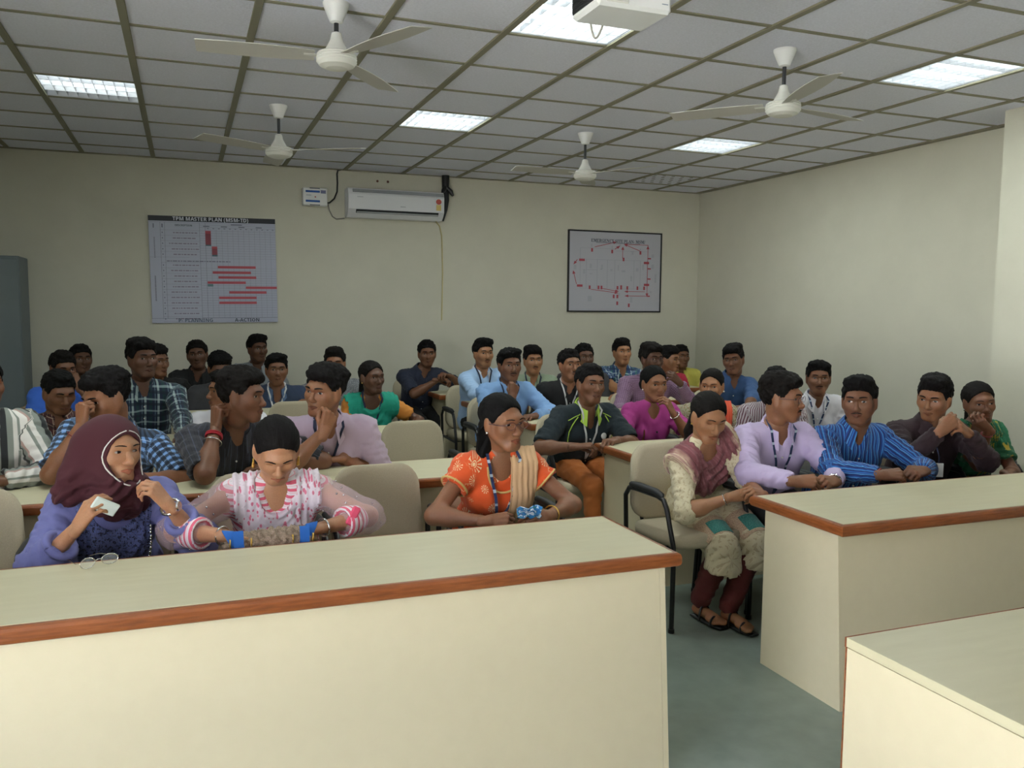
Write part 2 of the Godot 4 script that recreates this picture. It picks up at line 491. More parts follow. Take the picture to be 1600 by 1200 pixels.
func wall_things() -> void:
	# planning board
	var bw := 1.165
	var bh := 1.02
	var o := thing("planning_board", "wall chart headed TPM MASTER PLAN with red bars on a grid", "chart", Vector3(1.127, 1.93, ZB + 0.012))
	o.rotation.z = 0.012
	var mb := MB.new()
	mb.box(Vector3.ZERO, Vector3(bw, bh, 0.02), 0.002)
	part(o, "backing", mb.mesh(), plain_mat(Color("b9bdd0"), 0.6))
	var W := 932
	var Hh := 816
	var im := Image.create(W, Hh, false, Image.FORMAT_RGB8)
	im.fill(Color("b4b8cc"))
	var ink := Color("6f7086")
	var rc := func(x: float, y: float, w: float, h: float, col: Color) -> void: im.fill_rect(Rect2i(int(x * W), int(y * Hh), maxi(1, int(w * W)), maxi(1, int(h * Hh))), col)
	rc.call(0, 0, 1, 0.048, Color("20222e"))
	var colx := [0.0, 0.088, 0.122, 0.39, 0.435]
	for x: float in colx: rc.call(x, 0.06, 0.0022, 0.90, ink)
	for k in 13: rc.call(0.435 + 0.0435 * k, 0.115, 0.002, 0.84, ink)
	var y := 0.13
	for k in 36:
		if k < 12 or k > 14: rc.call(0.39, y + 0.0235 * k, 0.61, 0.002, ink)
	for k in 18: rc.call(0.088 if k != 5 else 0.0, 0.13 + 0.0505 * k, 0.305, 0.0022, ink)
	rc.call(0, 0.06, 1, 0.002, ink); rc.call(0.39, 0.078, 0.61, 0.002, ink); rc.call(0.39, 0.1, 0.61, 0.002, ink); rc.call(0, 0.955, 1, 0.003, ink)
	var red := Color("b54a58")
	rc.call(0.435, 0.13, 0.045, 0.135, Color("8a3f4e")); rc.call(0.435, 0.13, 0.045, 0.028, red); rc.call(0.435, 0.262, 0.045, 0.012, Color("4d6672"))
	rc.call(0.483, 0.277, 0.043, 0.085, Color("8e4452")); rc.call(0.483, 0.277, 0.043, 0.02, red); rc.call(0.483, 0.356, 0.043, 0.015, Color("4d6672"))
	var bars := [[0.525, 0.46, 0.305], [0.483, 0.512, 0.307], [0.527, 0.558, 0.305], [0.44, 0.607, 0.305], [0.745, 0.655, 0.255], [0.61, 0.70, 0.303], [0.527, 0.752, 0.303], [0.527, 0.80, 0.303]]
	for b in bars: rc.call(b[0], b[1], b[2], 0.024, red)
	rc.call(0.44, 0.633, 0.045, 0.024, Color("5f8088"))
	var rng := RandomNumberGenerator.new()
	rng.seed = 4
	for k in 17:
		if k == 5: continue
		var x := 0.15 + rng.randf() * 0.04
		var yy := 0.15 + 0.0505 * k
		while x < 0.36:
			var ww := rng.randf_range(0.008, 0.03)
			rc.call(x, yy, ww, 0.010, Color("8a7f95"))
			x += ww + 0.006
		rc.call(0.1, yy, 0.008, 0.012, ink)
	var x2 := 0.13
	while x2 < 0.62:
		var w2 := rng.randf_range(0.01, 0.035)
		rc.call(x2, 0.415, w2, 0.011, Color("7b7890"))
		x2 += w2 + 0.005
	for k in 13: rc.call(0.45 + 0.0435 * k, 0.106, 0.014, 0.007, ink)
	for k in 4: rc.call(0.42 + 0.14 * k, 0.085, 0.05, 0.009, ink)
	rc.call(0.64, 0.064, 0.09, 0.009, ink)
	for k in 14: rc.call(0.038, 0.20 + 0.014 * k, 0.008, 0.010, Color("7d7c92"))
	for k in 17: rc.call(0.034, 0.56 + 0.014 * k, 0.010, 0.010, Color("77768c"))
	rc.call(0.035, 0.075, 0.008, 0.04, ink); rc.call(0.1, 0.075, 0.01, 0.035, ink)
	var face := MB.new()
	var f0 := face.v.size()
	for q in [Vector2(0, 0), Vector2(1, 0), Vector2(1, 1), Vector2(0, 1)]:
		face.vert(Vector3((q.x - 0.5) * bw, (0.5 - q.y) * bh, 0.0108), Vector3.BACK, q)
	face.face(f0, f0 + 1, f0 + 2); face.face(f0, f0 + 2, f0 + 3)
	part(o, "printed_sheet", face.mesh(), uv_mat(ImageTexture.create_from_image(im), 0.5))
	var white_ink := plain_mat(Color("d3d6e2"), 0.6)
	var dark_ink := plain_mat(Color("3c4254"), 0.6)
	text(o, "TPM MASTER PLAN (MSM-TD)", 0.036, Vector3(-0.02, bh * 0.476, 0.0115), white_ink, 1.05)
	text(o, "DESCRIPTION", 0.018, Vector3(-0.27, bh * 0.415, 0.0115), dark_ink)
	text(o, "P- PLANNING", 0.034, Vector3(-0.19, -bh * 0.477, 0.0115), plain_mat(Color("566478"), 0.6), 1.1)
	text(o, "A-ACTION", 0.034, Vector3(0.29, -bh * 0.477, 0.0115), dark_ink, 1.1)
	# site plan
	var sw := 1.2
	var sh := 0.915
	var s := thing("site_plan", "black framed emergency site plan with red arrows on the back wall", "poster", Vector3(5.52, 2.015, ZB + 0.014))
	var bk := MB.new(); bk.box(Vector3.ZERO, Vector3(sw, sh, 0.018))
	part(s, "backing", bk.mesh(), plain_mat(Color("b7b7c0"), 0.5))
	for k in 4:
		var fr := MB.new()
		if k < 2: fr.box(Vector3(0, (sh / 2) * (1 if k == 0 else -1), 0.004), Vector3(sw + 0.016, 0.016, 0.03), 0.003)
		else: fr.box(Vector3((sw / 2) * (1 if k == 2 else -1), 0, 0.004), Vector3(0.016, sh + 0.016, 0.03), 0.003)
		part(s, "frame_bar", fr.mesh(), M.black)
	var PW := 1080
	var PH := 920
	var pm := Image.create(PW, PH, false, Image.FORMAT_RGB8)
	pm.fill(Color("b4b4bf"))
	var grey := Color("9093a2")
	var pr := func(x: float, y3: float, w: float, h: float, col: Color) -> void: pm.fill_rect(Rect2i(int(x * PW), int(y3 * PH), maxi(2, int(w * PW)), maxi(2, int(h * PH))), col)
	# thin plan lines: x of the walls between y .35 and .72
	for x: float in [0.12, 0.185, 0.30, 0.41, 0.49, 0.70, 0.77, 0.845]: pr.call(x, 0.35, 0.003, 0.36, grey)
	pr.call(0.12, 0.35, 0.73, 0.003, grey); pr.call(0.12, 0.71, 0.73, 0.003, grey); pr.call(0.12, 0.21, 0.003, 0.14, grey); pr.call(0.12, 0.21, 0.38, 0.003, grey)
	pr.call(0.5, 0.235, 0.35, 0.003, grey); pr.call(0.18, 0.48, 0.12, 0.002, grey); pr.call(0.66, 0.24, 0.04, 0.002, grey)
	for b in [[0.22, 0.41, 0.03, 0.05], [0.34, 0.42, 0.03, 0.05], [0.44, 0.47, 0.035, 0.02], [0.56, 0.48, 0.06, 0.015], [0.33, 0.47, 0.03, 0.01], [0.22, 0.53, 0.04, 0.012], [0.52, 0.42, 0.02, 0.06], [0.66, 0.55, 0.03, 0.06], [0.72, 0.45, 0.04, 0.04], [0.79, 0.40, 0.03, 0.06], [0.15, 0.48, 0.03, 0.05], [0.05, 0.43, 0.04, 0.05], [0.53, 0.14, 0.03, 0.03], [0.53, 0.77, 0.03, 0.03], [0.20, 0.81, 0.06, 0.07], [0.66, 0.82, 0.04, 0.06], [0.89, 0.27, 0.04, 0.04], [0.89, 0.40, 0.04, 0.05], [0.93, 0.52, 0.03, 0.10], [0.88, 0.74, 0.03, 0.02], [0.23, 0.16, 0.02, 0.03], [0.45, 0.18, 0.02, 0.03], [0.76, 0.20, 0.02, 0.03], [0.67, 0.24, 0.03, 0.04]]:
		var k3 := 0.0
		while k3 < b[3]:
			pr.call(b[0] + 0.1 * b[2], b[1] + k3, b[2] * 0.7, 0.005, Color("8b8e9e"))
			k3 += 0.014
	var line := func(a: Vector2, b: Vector2, wd: float, col: Color) -> void:
		var n := int((b - a).length() * PW)
		for k in n + 1:
			var p := a.lerp(b, float(k) / n)
			pm.fill_rect(Rect2i(int(p.x * PW - wd / 2), int(p.y * PH - wd / 2), int(wd), int(wd)), col)
	var rd := Color("a5434f")
	var arrow := func(a: Vector2, b: Vector2) -> void:
		line.call(a, b, 6.0, rd)
		var d := (b - a).normalized()
		for k in 14:
			var p := b - d * k * 0.0025
			line.call(p - Vector2(-d.y, d.x) * k * 0.0010, p + Vector2(-d.y, d.x) * k * 0.0010 + Vector2(0.0005, 0.0005), 5.0, rd)
	for seg in [[0.275, 0.195, 0.505, 0.125], [0.49, 0.215, 0.54, 0.175], [0.575, 0.325, 0.575, 0.185], [0.76, 0.225, 0.59, 0.150], [0.85, 0.150, 0.59, 0.150], [0.852, 0.35, 0.852, 0.165], [0.09, 0.36, 0.055, 0.415], [0.085, 0.66, 0.05, 0.50], [0.24, 0.725, 0.53, 0.765], [0.35, 0.71, 0.535, 0.745], [0.825, 0.745, 0.605, 0.745], [0.85, 0.80, 0.61, 0.80], [0.852, 0.56, 0.852, 0.80]]:
		arrow.call(Vector2(seg[0], seg[1]), Vector2(seg[2], seg[3]))
	line.call(Vector2(0.852, 0.15), Vector2(0.852, 0.8), 6.0, rd)
	for b in [[0.245, 0.225, 0, 1], [0.46, 0.235, 0, 1], [0.77, 0.24, 0, 1], [0.585, 0.33, 0, 1], [0.11, 0.355, 1, 1.7], [0.09, 0.675, 1, 1.7], [0.81, 0.37, 1, 1.7], [0.815, 0.65, 1, 1.7], [0.855, 0.32, 1, 1], [0.855, 0.45, 1, 1], [0.855, 0.58, 1, 1], [0.85, 0.80, 1, 1], [0.225, 0.69, 0, 1], [0.32, 0.69, 0, 1], [0.352, 0.69, 0, 1], [0.525, 0.69, 0, 1], [0.565, 0.68, 0, 1.2], [0.633, 0.69, 0, 1], [0.745, 0.69, 0, 1], [0.82, 0.69, 0, 1], [0.485, 0.80, 0, 1], [0.525, 0.80, 0, 1], [0.525, 0.885, 0, 1], [0.653, 0.91, 0, 1]]:
		if b[2] == 0: pr.call(b[0] - 0.010, b[1] - 0.012, 0.020, 0.045 * b[3], rd)
		else: pr.call(b[0], b[1] - 0.008, 0.035 * b[3], 0.017 * b[3], rd)
	var sf := MB.new()
	for q in [Vector2(0, 0), Vector2(1, 0), Vector2(1, 1), Vector2(0, 1)]:
		sf.vert(Vector3((q.x - 0.5) * sw, (0.5 - q.y) * sh, 0.0095), Vector3.BACK, q)
	sf.face(0, 1, 2); sf.face(0, 2, 3)
	part(s, "printed_sheet", sf.mesh(), uv_mat(ImageTexture.create_from_image(pm), 0.4))
	text(s, "EMERGENCY SITE PLAN- MSM/", 0.035, Vector3(0.03, sh * 0.385, 0.0105), dark_ink, 0.97, true)
	var ul := MB.new(); ul.box(Vector3(0.03, sh * 0.36, 0.0105), Vector3(0.575, 0.004, 0.001))
	part(s, "underline", ul.mesh(), dark_ink)
	# split air conditioner
	var ac := thing("air_conditioner", "white split air conditioner mounted high on the back wall", "air conditioner", Vector3(2.90, 2.495, ZB))
	var body := MB.new()
	var prof := PackedVector2Array([Vector2(0, 0.0), Vector2(0.12, 0.0), Vector2(0.165, 0.035), Vector2(0.20, 0.075), Vector2(0.205, 0.22), Vector2(0.19, 0.265), Vector2(0.17, 0.285), Vector2(0, 0.285)])
	body.prism(prof, -0.5, 0.5, Transform3D(Basis(Vector3(0, 0, 1), Vector3(0, 1, 0), Vector3(1, 0, 0)), Vector3.ZERO))
	part(ac, "body", body.mesh(), M.ac_white)
	var strip := MB.new()
	strip.box(Vector3(0.02, 0.256, 0.199), Vector3(0.95, 0.034, 0.008), 0.002, Basis(Vector3.RIGHT, -0.32))
	part(ac, "silver_strip", strip.mesh(), plain_mat(Color("9a9da3"), 0.4))
	var slot := MB.new()
	slot.box(Vector3(0.01, 0.055, 0.186), Vector3(0.86, 0.042, 0.01), 0.002, Basis(Vector3.RIGHT, 0.72))
	var sl := part(ac, "air_outlet", slot.mesh(), M.screen_dark)
	var vane := MB.new()
	vane.box(Vector3(0.01, 0.046, 0.186), Vector3(0.85, 0.016, 0.006), 0.001, Basis(Vector3.RIGHT, 0.72))
	part(sl, "vane", vane.mesh(), plain_mat(Color("aeb1b6"), 0.4))
	var logo := MB.new()
	logo.box(Vector3(0.06, 0.115, 0.2045), Vector3(0.055, 0.006, 0.001))
	logo.box(Vector3(-0.38, 0.195, 0.2055), Vector3(0.06, 0.005, 0.001))
	part(ac, "printed_mark", logo.mesh(), plain_mat(Color("9aa0aa")))
	var st1 := MB.new(); st1.ball(Vector3(0.44, 0.185, 0.2055), Vector3(0.03, 0.028, 0.0012), 14, 8)
	part(ac, "star_sticker", st1.mesh(), plain_mat(Color("c25a50")))
	var st2 := MB.new(); st2.box(Vector3(0.44, 0.125, 0.2042), Vector3(0.052, 0.06, 0.0015))
	part(ac, "yellow_sticker", st2.mesh(), plain_mat(Color("d6c07a")))
	var pipe := thing("pipe_bundle", "black taped pipe bundle rising from the air conditioner to the ceiling", "pipe", Vector3(3.455, 2.5, ZB + 0.06))
	var pb := MB.new()
	pb.tube([Vector3(-0.03, 0.0, 0), Vector3(0.0, 0.12, 0), Vector3(0.01, 0.22, 0), Vector3(0, 0.30, 0), Vector3(0.0, 0.478, 0)], [0.012, 0.022, 0.03, 0.036, 0.042], 10)
	part(pipe, "wrapped_pipe", pb.mesh(), M.black)
	var pb2 := MB.new()
	pb2.tube([Vector3(0.0, 0.36, 0.02), Vector3(-0.03, 0.32, 0.03), Vector3(-0.045, 0.29, 0.03)], [0.02, 0.026, 0.012], 8)
	pb2.tube([Vector3(0.0, 0.36, 0.02), Vector3(0.05, 0.31, 0.03), Vector3(0.075, 0.265, 0.03)], [0.02, 0.026, 0.012], 8)
	part(pipe, "tape_tail", pb2.mesh(), M.black)
	var dr := thing("drain_hose", "thin cream drain line running down the wall below the air conditioner", "hose", Vector3(3.43, 1.45, ZB + 0.008))
	var dm := MB.new()
	dm.tube([Vector3(-0.08, 1.045, 0.05), Vector3(-0.03, 1.0, 0.02), Vector3(0.0, 0.9, 0), Vector3(0.01, 0.5, 0), Vector3(0.0, 0.0, 0)], 0.007, 8)
	part(dr, "hose", dm.mesh(), plain_mat(Color("c9bd8e")))
	var stb := thing("voltage_stabilizer", "small white box with blue stripes beside the air conditioner", "stabilizer", Vector3(2.09, 2.68, ZB + 0.05))
	var sb := MB.new(); sb.box(Vector3.ZERO, Vector3(0.24, 0.175, 0.10), 0.008)
	part(stb, "body", sb.mesh(), M.white)
	var bl := plain_mat(Color("2f5fae"))
	for yy: float in [0.05, -0.045]:
		var q := MB.new(); q.box(Vector3(-0.025, yy, 0.0505), Vector3(0.14, 0.02, 0.002))
		part(stb, "blue_stripe", q.mesh(), bl)
	for k in 2:
		var q := MB.new(); q.box(Vector3(-0.005, 0.082 if k == 0 else -0.082, 0.0505), Vector3(0.10, 0.01, 0.004))
		part(stb, "grille", q.mesh(), plain_mat(Color("74787f")))
	var dsp := MB.new(); dsp.box(Vector3(0.078, 0.05, 0.0505), Vector3(0.05, 0.032, 0.002))
	part(stb, "display", dsp.mesh(), plain_mat(Color("777aa0")))
	var dot := MB.new(); dot.ball(Vector3(0.0, -0.003, 0.051), Vector3(0.007, 0.007, 0.003), 10, 6)
	part(stb, "red_lamp", dot.mesh(), plain_mat(Color("b03a40")))
	var lm := MB.new(); lm.box(Vector3(-0.065, 0.012, 0.0505), Vector3(0.05, 0.006, 0.002))
	part(stb, "printed_mark", lm.mesh(), plain_mat(Color("9aa3b5")))
	var cb := thing("black_cable", "black cable hanging from the ceiling to the white box on the wall", "cable", Vector3(2.33, 2.60, ZB + 0.012))
	var cm := MB.new()
	cm.tube([Vector3(0.035, 0.375, 0.0), Vector3(0.0, 0.365, 0.0), Vector3(-0.008, 0.33, 0.0), Vector3(-0.005, 0.24, 0), Vector3(-0.01, 0.15, 0.005), Vector3(-0.04, 0.08, 0.01), Vector3(-0.09, 0.035, 0.02), Vector3(-0.115, 0.03, 0.03)], 0.008, 8)
	part(cb, "cord", cm.mesh(), M.black)
	var cm2 := MB.new()
	cm2.tube([Vector3(-0.105, 0.02, 0.02), Vector3(-0.09, -0.04, 0.012), Vector3(-0.06, -0.10, 0.01), Vector3(-0.02, -0.125, 0.01), Vector3(0.06, -0.115, 0.03)], 0.006, 8)
	part(cb, "grey_cord", cm2.mesh(), plain_mat(Color("8f8c85")))
	for k in 2:
		var sc := thing("wall_plug", "small red brown wall plug above the air conditioner, %s of the pair" % ["left", "right"][k], "wall plug", Vector3(2.74 + 0.11 * k, 2.885, ZB), "wall plugs")
		var sm := MB.new(); sm.lathe([Vector2(0, 0), Vector2(0.013, 0), Vector2(0.011, 0.006), Vector2(0, 0.008)], 10, Vector3.ZERO, Basis(Vector3.RIGHT, PI / 2))
		part(sc, "plug", sm.mesh(), plain_mat(Color("6b4438")))
# ---------- a distance field meshed as surface nets ----------
# bones: [a, b, ra, rb] tapered capsules, or [centre, radii] ellipsoids; cuts are taken away
func field_mesh(bones: Array, cell: float, k: float, cuts := [], ck := 0.006, clip = null) -> Dictionary:
	var lo := Vector3.ONE * 1e9
	var hi := Vector3.ONE * -1e9
	for b in bones:
		if b.size() == 2:
			lo = lo.min(b[0] - b[1]); hi = hi.max(b[0] + b[1])
		else:
			var m := Vector3.ONE * maxf(b[2], b[3])
			lo = lo.min(b[0] - m).min(b[1] - m); hi = hi.max(b[0] + m).max(b[1] + m)
	var pad := k * 0.5 + cell * 2.5
	lo -= Vector3.ONE * pad
	hi += Vector3.ONE * pad
	var nx := int((hi.x - lo.x) / cell) + 2
	var ny := int((hi.y - lo.y) / cell) + 2
	var nz := int((hi.z - lo.z) / cell) + 2
	var F := PackedFloat32Array()
	F.resize(nx * ny * nz)
	F.fill(9.0)
	var B := PackedByteArray()
	B.resize(nx * ny * nz)
	for pass_ in 2:
		var list: Array = bones if pass_ == 0 else cuts
		for bi in list.size():
			var b: Array = list[bi]
			var ell := b.size() == 2
			var a: Vector3 = b[0]
			var e: Vector3 = b[1]
			var ra := 0.0
			var rb := 0.0
			var mn: Vector3
			var mx: Vector3
			if ell:
				mn = a - e; mx = a + e
			else:
				ra = b[2]; rb = b[3]
				var m := Vector3.ONE * maxf(ra, rb)
				mn = a.min(e) - m; mx = a.max(e) + m
			var grow := Vector3.ONE * (pad if pass_ == 0 else ck + cell * 2.0)
			mn -= grow; mx += grow
			var x0 := clampi(int((mn.x - lo.x) / cell), 0, nx - 1)
			var x1 := clampi(int((mx.x - lo.x) / cell) + 1, 0, nx - 1)
			var y0 := clampi(int((mn.y - lo.y) / cell), 0, ny - 1)
			var y1 := clampi(int((mx.y - lo.y) / cell) + 1, 0, ny - 1)
			var z0 := clampi(int((mn.z - lo.z) / cell), 0, nz - 1)
			var z1 := clampi(int((mx.z - lo.z) / cell) + 1, 0, nz - 1)
			var ba := e - a
			var inv := 1.0 / maxf(ba.length_squared(), 1e-9)
			var dr := rb - ra
			var far := pad if pass_ == 0 else ck + cell * 2.0
			for z in range(z0, z1 + 1):
				for y in range(y0, y1 + 1):
					var id := (z * ny + y) * nx + x0
					var p := Vector3(lo.x + x0 * cell, lo.y + y * cell, lo.z + z * cell) - a
					for x in range(x0, x1 + 1):
						var d: float
						if ell:
							var q := p / e
							var k0 := q.length()
							d = k0 * (k0 - 1.0) / maxf((q / e).length(), 1e-6)
						else:
							var h := clampf(p.dot(ba) * inv, 0.0, 1.0)
							d = (p - ba * h).length() - ra - dr * h
						if d < far:
							var f := F[id]
							if pass_ == 0:
								if d < f: B[id] = bi
								var g := k - absf(d - f)
								F[id] = minf(d, f) - (g * g * 0.25 / k if g > 0.0 else 0.0)
							else:
								var g := ck - absf(-d - f)
								F[id] = maxf(-d, f) + (g * g * 0.25 / ck if g > 0.0 else 0.0)
						p.x += cell
						id += 1
	if clip != null:
		# keep only the part of the surface that the clip function calls inside (below zero)
		var wide := cell * 3.0
		for z in nz:
			for y in ny:
				var id := (z * ny + y) * nx
				for x in nx:
					if absf(F[id + x]) < wide:
						F[id + x] = maxf(F[id + x], clip.call(lo + Vector3(x, y, z) * cell))
					elif F[id + x] < 0.0:
						F[id + x] = 1.0
	var V := PackedVector3Array()
	var W := PackedByteArray()
	var I := PackedInt32Array()
	var at := PackedInt32Array()
	at.resize(nx * ny * nz)
	var nxy := nx * ny
	var off := [0, 1, nx, nx + 1, nxy, nxy + 1, nxy + nx, nxy + nx + 1]
	var corner := [Vector3(0, 0, 0), Vector3(1, 0, 0), Vector3(0, 1, 0), Vector3(1, 1, 0), Vector3(0, 0, 1), Vector3(1, 0, 1), Vector3(0, 1, 1), Vector3(1, 1, 1)]
	var ea := PackedInt32Array([0, 2, 4, 6, 0, 1, 4, 5, 0, 1, 2, 3])
	var eb := PackedInt32Array([1, 3, 5, 7, 2, 3, 6, 7, 4, 5, 6, 7])
	var band := cell * 1.9
	var o1 := nx; var o2 := nx + 1; var o3 := nxy; var o4 := nxy + 1; var o5 := nxy + nx; var o6 := nxy + nx + 1
	for z in range(1, nz - 1):
		for y in range(1, ny - 1):
			var id := (z * ny + y) * nx
			for x in range(1, nx - 1):
				var c := id + x
				var f0 := F[c]
				if f0 > band or f0 < -band:
					continue
				var s := f0 < 0.0
				if (F[c + 1] < 0.0) == s and (F[c + o1] < 0.0) == s and (F[c + o2] < 0.0) == s and (F[c + o3] < 0.0) == s and (F[c + o4] < 0.0) == s and (F[c + o5] < 0.0) == s and (F[c + o6] < 0.0) == s:
					continue
				var sum := Vector3.ZERO
				var n := 0
				for q in 12:
					var ia: int = ea[q]
					var ib: int = eb[q]
					var va := F[c + off[ia]]
					var vb := F[c + off[ib]]
					if (va < 0.0) != (vb < 0.0):
						sum += corner[ia].lerp(corner[ib], va / (va - vb))
						n += 1
				V.append(lo + (Vector3(x, y, z) + sum / n) * cell)
				W.append(B[c] if f0 < 8.0 else B[c + o6])
				at[c] = V.size()
				# quads of the three edges that start at this cell's low corner
				if s != (F[c + 1] < 0.0):
					quad(I, at[c], at[c - nx], at[c - nx - nxy], at[c - nxy], not s)
				if s != (F[c + nx] < 0.0):
					quad(I, at[c], at[c - 1], at[c - 1 - nxy], at[c - nxy], s)
				if s != (F[c + nxy] < 0.0):
					quad(I, at[c], at[c - 1], at[c - 1 - nx], at[c - nx], not s)
	var N := PackedVector3Array()
	N.resize(V.size())
	for q in range(0, I.size(), 3):
		var a := I[q]; var b := I[q + 1]; var c := I[q + 2]
		var n := (V[c] - V[a]).cross(V[b] - V[a])
		N[a] += n; N[b] += n; N[c] += n
	for q in N.size():
		N[q] = N[q].normalized()
	return {v = V, n = N, i = I, w = W}
func quad(I: PackedInt32Array, a: int, b: int, c: int, d: int, flip: bool) -> void:
	if a == 0 or b == 0 or c == 0 or d == 0:
		return
	if flip:
		I.append_array(PackedInt32Array([a - 1, b - 1, c - 1, a - 1, c - 1, d - 1]))
	else:
		I.append_array(PackedInt32Array([a - 1, c - 1, b - 1, a - 1, d - 1, c - 1]))
func array_mesh(d: Dictionary) -> ArrayMesh:
	var arr := []
	arr.resize(Mesh.ARRAY_MAX)
	arr[Mesh.ARRAY_VERTEX] = d.v
	arr[Mesh.ARRAY_NORMAL] = d.n
	if d.has("c"): arr[Mesh.ARRAY_COLOR] = d.c
	if d.has("t"): arr[Mesh.ARRAY_TEX_UV] = d.t
	arr[Mesh.ARRAY_INDEX] = d.i
	var m := ArrayMesh.new()
	m.add_surface_from_arrays(Mesh.PRIMITIVE_TRIANGLES, arr)
	return m

# ---------- shared heads, hair and hands ----------
var heads := {}
var hands := {}
func head_field(sex: String, cell: float) -> Dictionary:
	var f := sex == "f"
	var jw := 0.9 if f else 1.0
	var b := [
		[Vector3(0, 0.036, -0.016), Vector3(0.073, 0.082, 0.092)],
		[Vector3(0, -0.02, 0.022), Vector3(0.064 * jw, 0.085, 0.068)],
		[Vector3(-0.052 * jw, -0.04, 0.004), Vector3(-0.022 * jw, -0.092, 0.058), 0.020, 0.019],
		[Vector3(0.052 * jw, -0.04, 0.004), Vector3(0.022 * jw, -0.092, 0.058), 0.020, 0.019],
		[Vector3(-0.012 * jw, -0.098, 0.066), Vector3(0.012 * jw, -0.098, 0.066), 0.0175, 0.0175],
		[Vector3(-0.040 * jw, -0.02, 0.052), Vector3(-0.040 * jw, -0.018, 0.052), 0.026, 0.026],
		[Vector3(0.040 * jw, -0.02, 0.052), Vector3(0.040 * jw, -0.018, 0.052), 0.026, 0.026],
		[Vector3(-0.036, 0.024, 0.070), Vector3(0, 0.026, 0.079), 0.013, 0.012],
		[Vector3(0.036, 0.024, 0.070), Vector3(0, 0.026, 0.079), 0.013, 0.012],
		[Vector3(0, -0.06, 0.07), Vector3(0, -0.075, 0.07), 0.022, 0.02],
		[Vector3(-0.0745, -0.008, -0.004), Vector3(0.009, 0.031, 0.018)],
		[Vector3(0.0745, -0.008, -0.004), Vector3(0.009, 0.031, 0.018)],
		[Vector3(0, -0.10, -0.012), Vector3(0, -0.06, -0.02), 0.052 if not f else 0.045, 0.056 if not f else 0.05],
	]
	var d := field_mesh(b, cell, 0.022, [[Vector3(-0.032, 0.003, 0.094), Vector3(0.019, 0.012, 0.016)], [Vector3(0.032, 0.003, 0.094), Vector3(0.019, 0.012, 0.016)]], 0.016)
	# nose and lips on a finer grid of their own, sunk into the face
	var fine := [
		[Vector3(0, 0.016, 0.076), Vector3(0, -0.028, 0.100), 0.008, 0.011],
		[Vector3(0, -0.031, 0.101), Vector3(0, -0.032, 0.101), 0.0112, 0.0112],
		[Vector3(-0.0135, -0.035, 0.090), Vector3(-0.012, -0.036, 0.092), 0.0082, 0.0082],
		[Vector3(0.0135, -0.035, 0.090), Vector3(0.012, -0.036, 0.092), 0.0082, 0.0082],
	]
	var nose := field_mesh(fine, minf(cell, 0.0035), 0.010)
	var lc := front_z(d, 0.022, -0.0655, 0.005) - 0.0005
	var lm := front_z(d, 0.0, -0.062, 0.005) + 0.0005
	var ll := front_z(d, 0.0, -0.072, 0.005) - 0.0005
	var lips := field_mesh([
		[Vector3(-0.0225, -0.0640, lc), Vector3(-0.005, -0.0618, lm), 0.0032, 0.0056],
		[Vector3(0.0225, -0.0640, lc), Vector3(0.005, -0.0618, lm), 0.0032, 0.0056],
		[Vector3(-0.019, -0.0655, lc), Vector3(0.0, -0.0715, ll), 0.0032, 0.0066],
		[Vector3(0.019, -0.0655, lc), Vector3(0.0, -0.0715, ll), 0.0032, 0.0066]], minf(cell, 0.003), 0.003)
	var c := PackedColorArray()
	for p: Vector3 in d.v: c.append(Color.WHITE)
	d.c = c
	for extra in [[nose, Color(1, 1, 1)], [lips, Color(0.86, 0.60, 0.60) if f else Color(0.72, 0.56, 0.56)]]:
		join(d, extra[0], Transform3D.IDENTITY, extra[1])
	return d
func join(d: Dictionary, e: Dictionary, xf: Transform3D, col := Color.WHITE) -> void:
	var base: int = d.v.size()
	var nb := xf.basis.inverse().transposed()
	var v: PackedVector3Array = xf * e.v
	var n := PackedVector3Array()
	for q: Vector3 in e.n: n.append((nb * q).normalized())
	d.v.append_array(v)
	d.n.append_array(n)
	if e.has("c") and col == Color.WHITE:
		d.c.append_array(e.c)
	else:
		for q in v.size(): d.c.append(col)
	var ii: PackedInt32Array = e.i
	var out := PackedInt32Array()
	out.resize(ii.size())
	for q in ii.size(): out[q] = ii[q] + base
	d.i.append_array(out)
func front_z(d: Dictionary, x: float, y: float, r := 0.006) -> float:
	var best := -1.0
	for p: Vector3 in d.v:
		if absf(p.x - x) < r and absf(p.y - y) < r and p.z > best:
			best = p.z
	return best
func hair_line(z: float, kind: String) -> float:
	# height below which the scalp is bare, going from the brow (z large) to the nape
	var pts: Array
	if kind == "f":
		pts = [[-0.12, -0.10], [-0.06, -0.085], [-0.035, -0.03], [-0.015, 0.002], [0.01, 0.0], [0.03, 0.012], [0.05, 0.046], [0.075, 0.074], [0.10, 0.082]]
	else:
		pts = [[-0.12, -0.095], [-0.07, -0.088], [-0.035, -0.05], [-0.022, -0.012], [-0.008, 0.008], [0.006, 0.004], [0.016, -0.028], [0.028, -0.026], [0.040, 0.02], [0.055, 0.052], [0.075, 0.064], [0.10, 0.068]]
	for k in pts.size() - 1:
		if z <= pts[k + 1][0]:
			var t: float = clampf((z - pts[k][0]) / (pts[k + 1][0] - pts[k][0]), 0, 1)
			return lerpf(pts[k][1], pts[k + 1][1], t)
	return pts[-1][1]
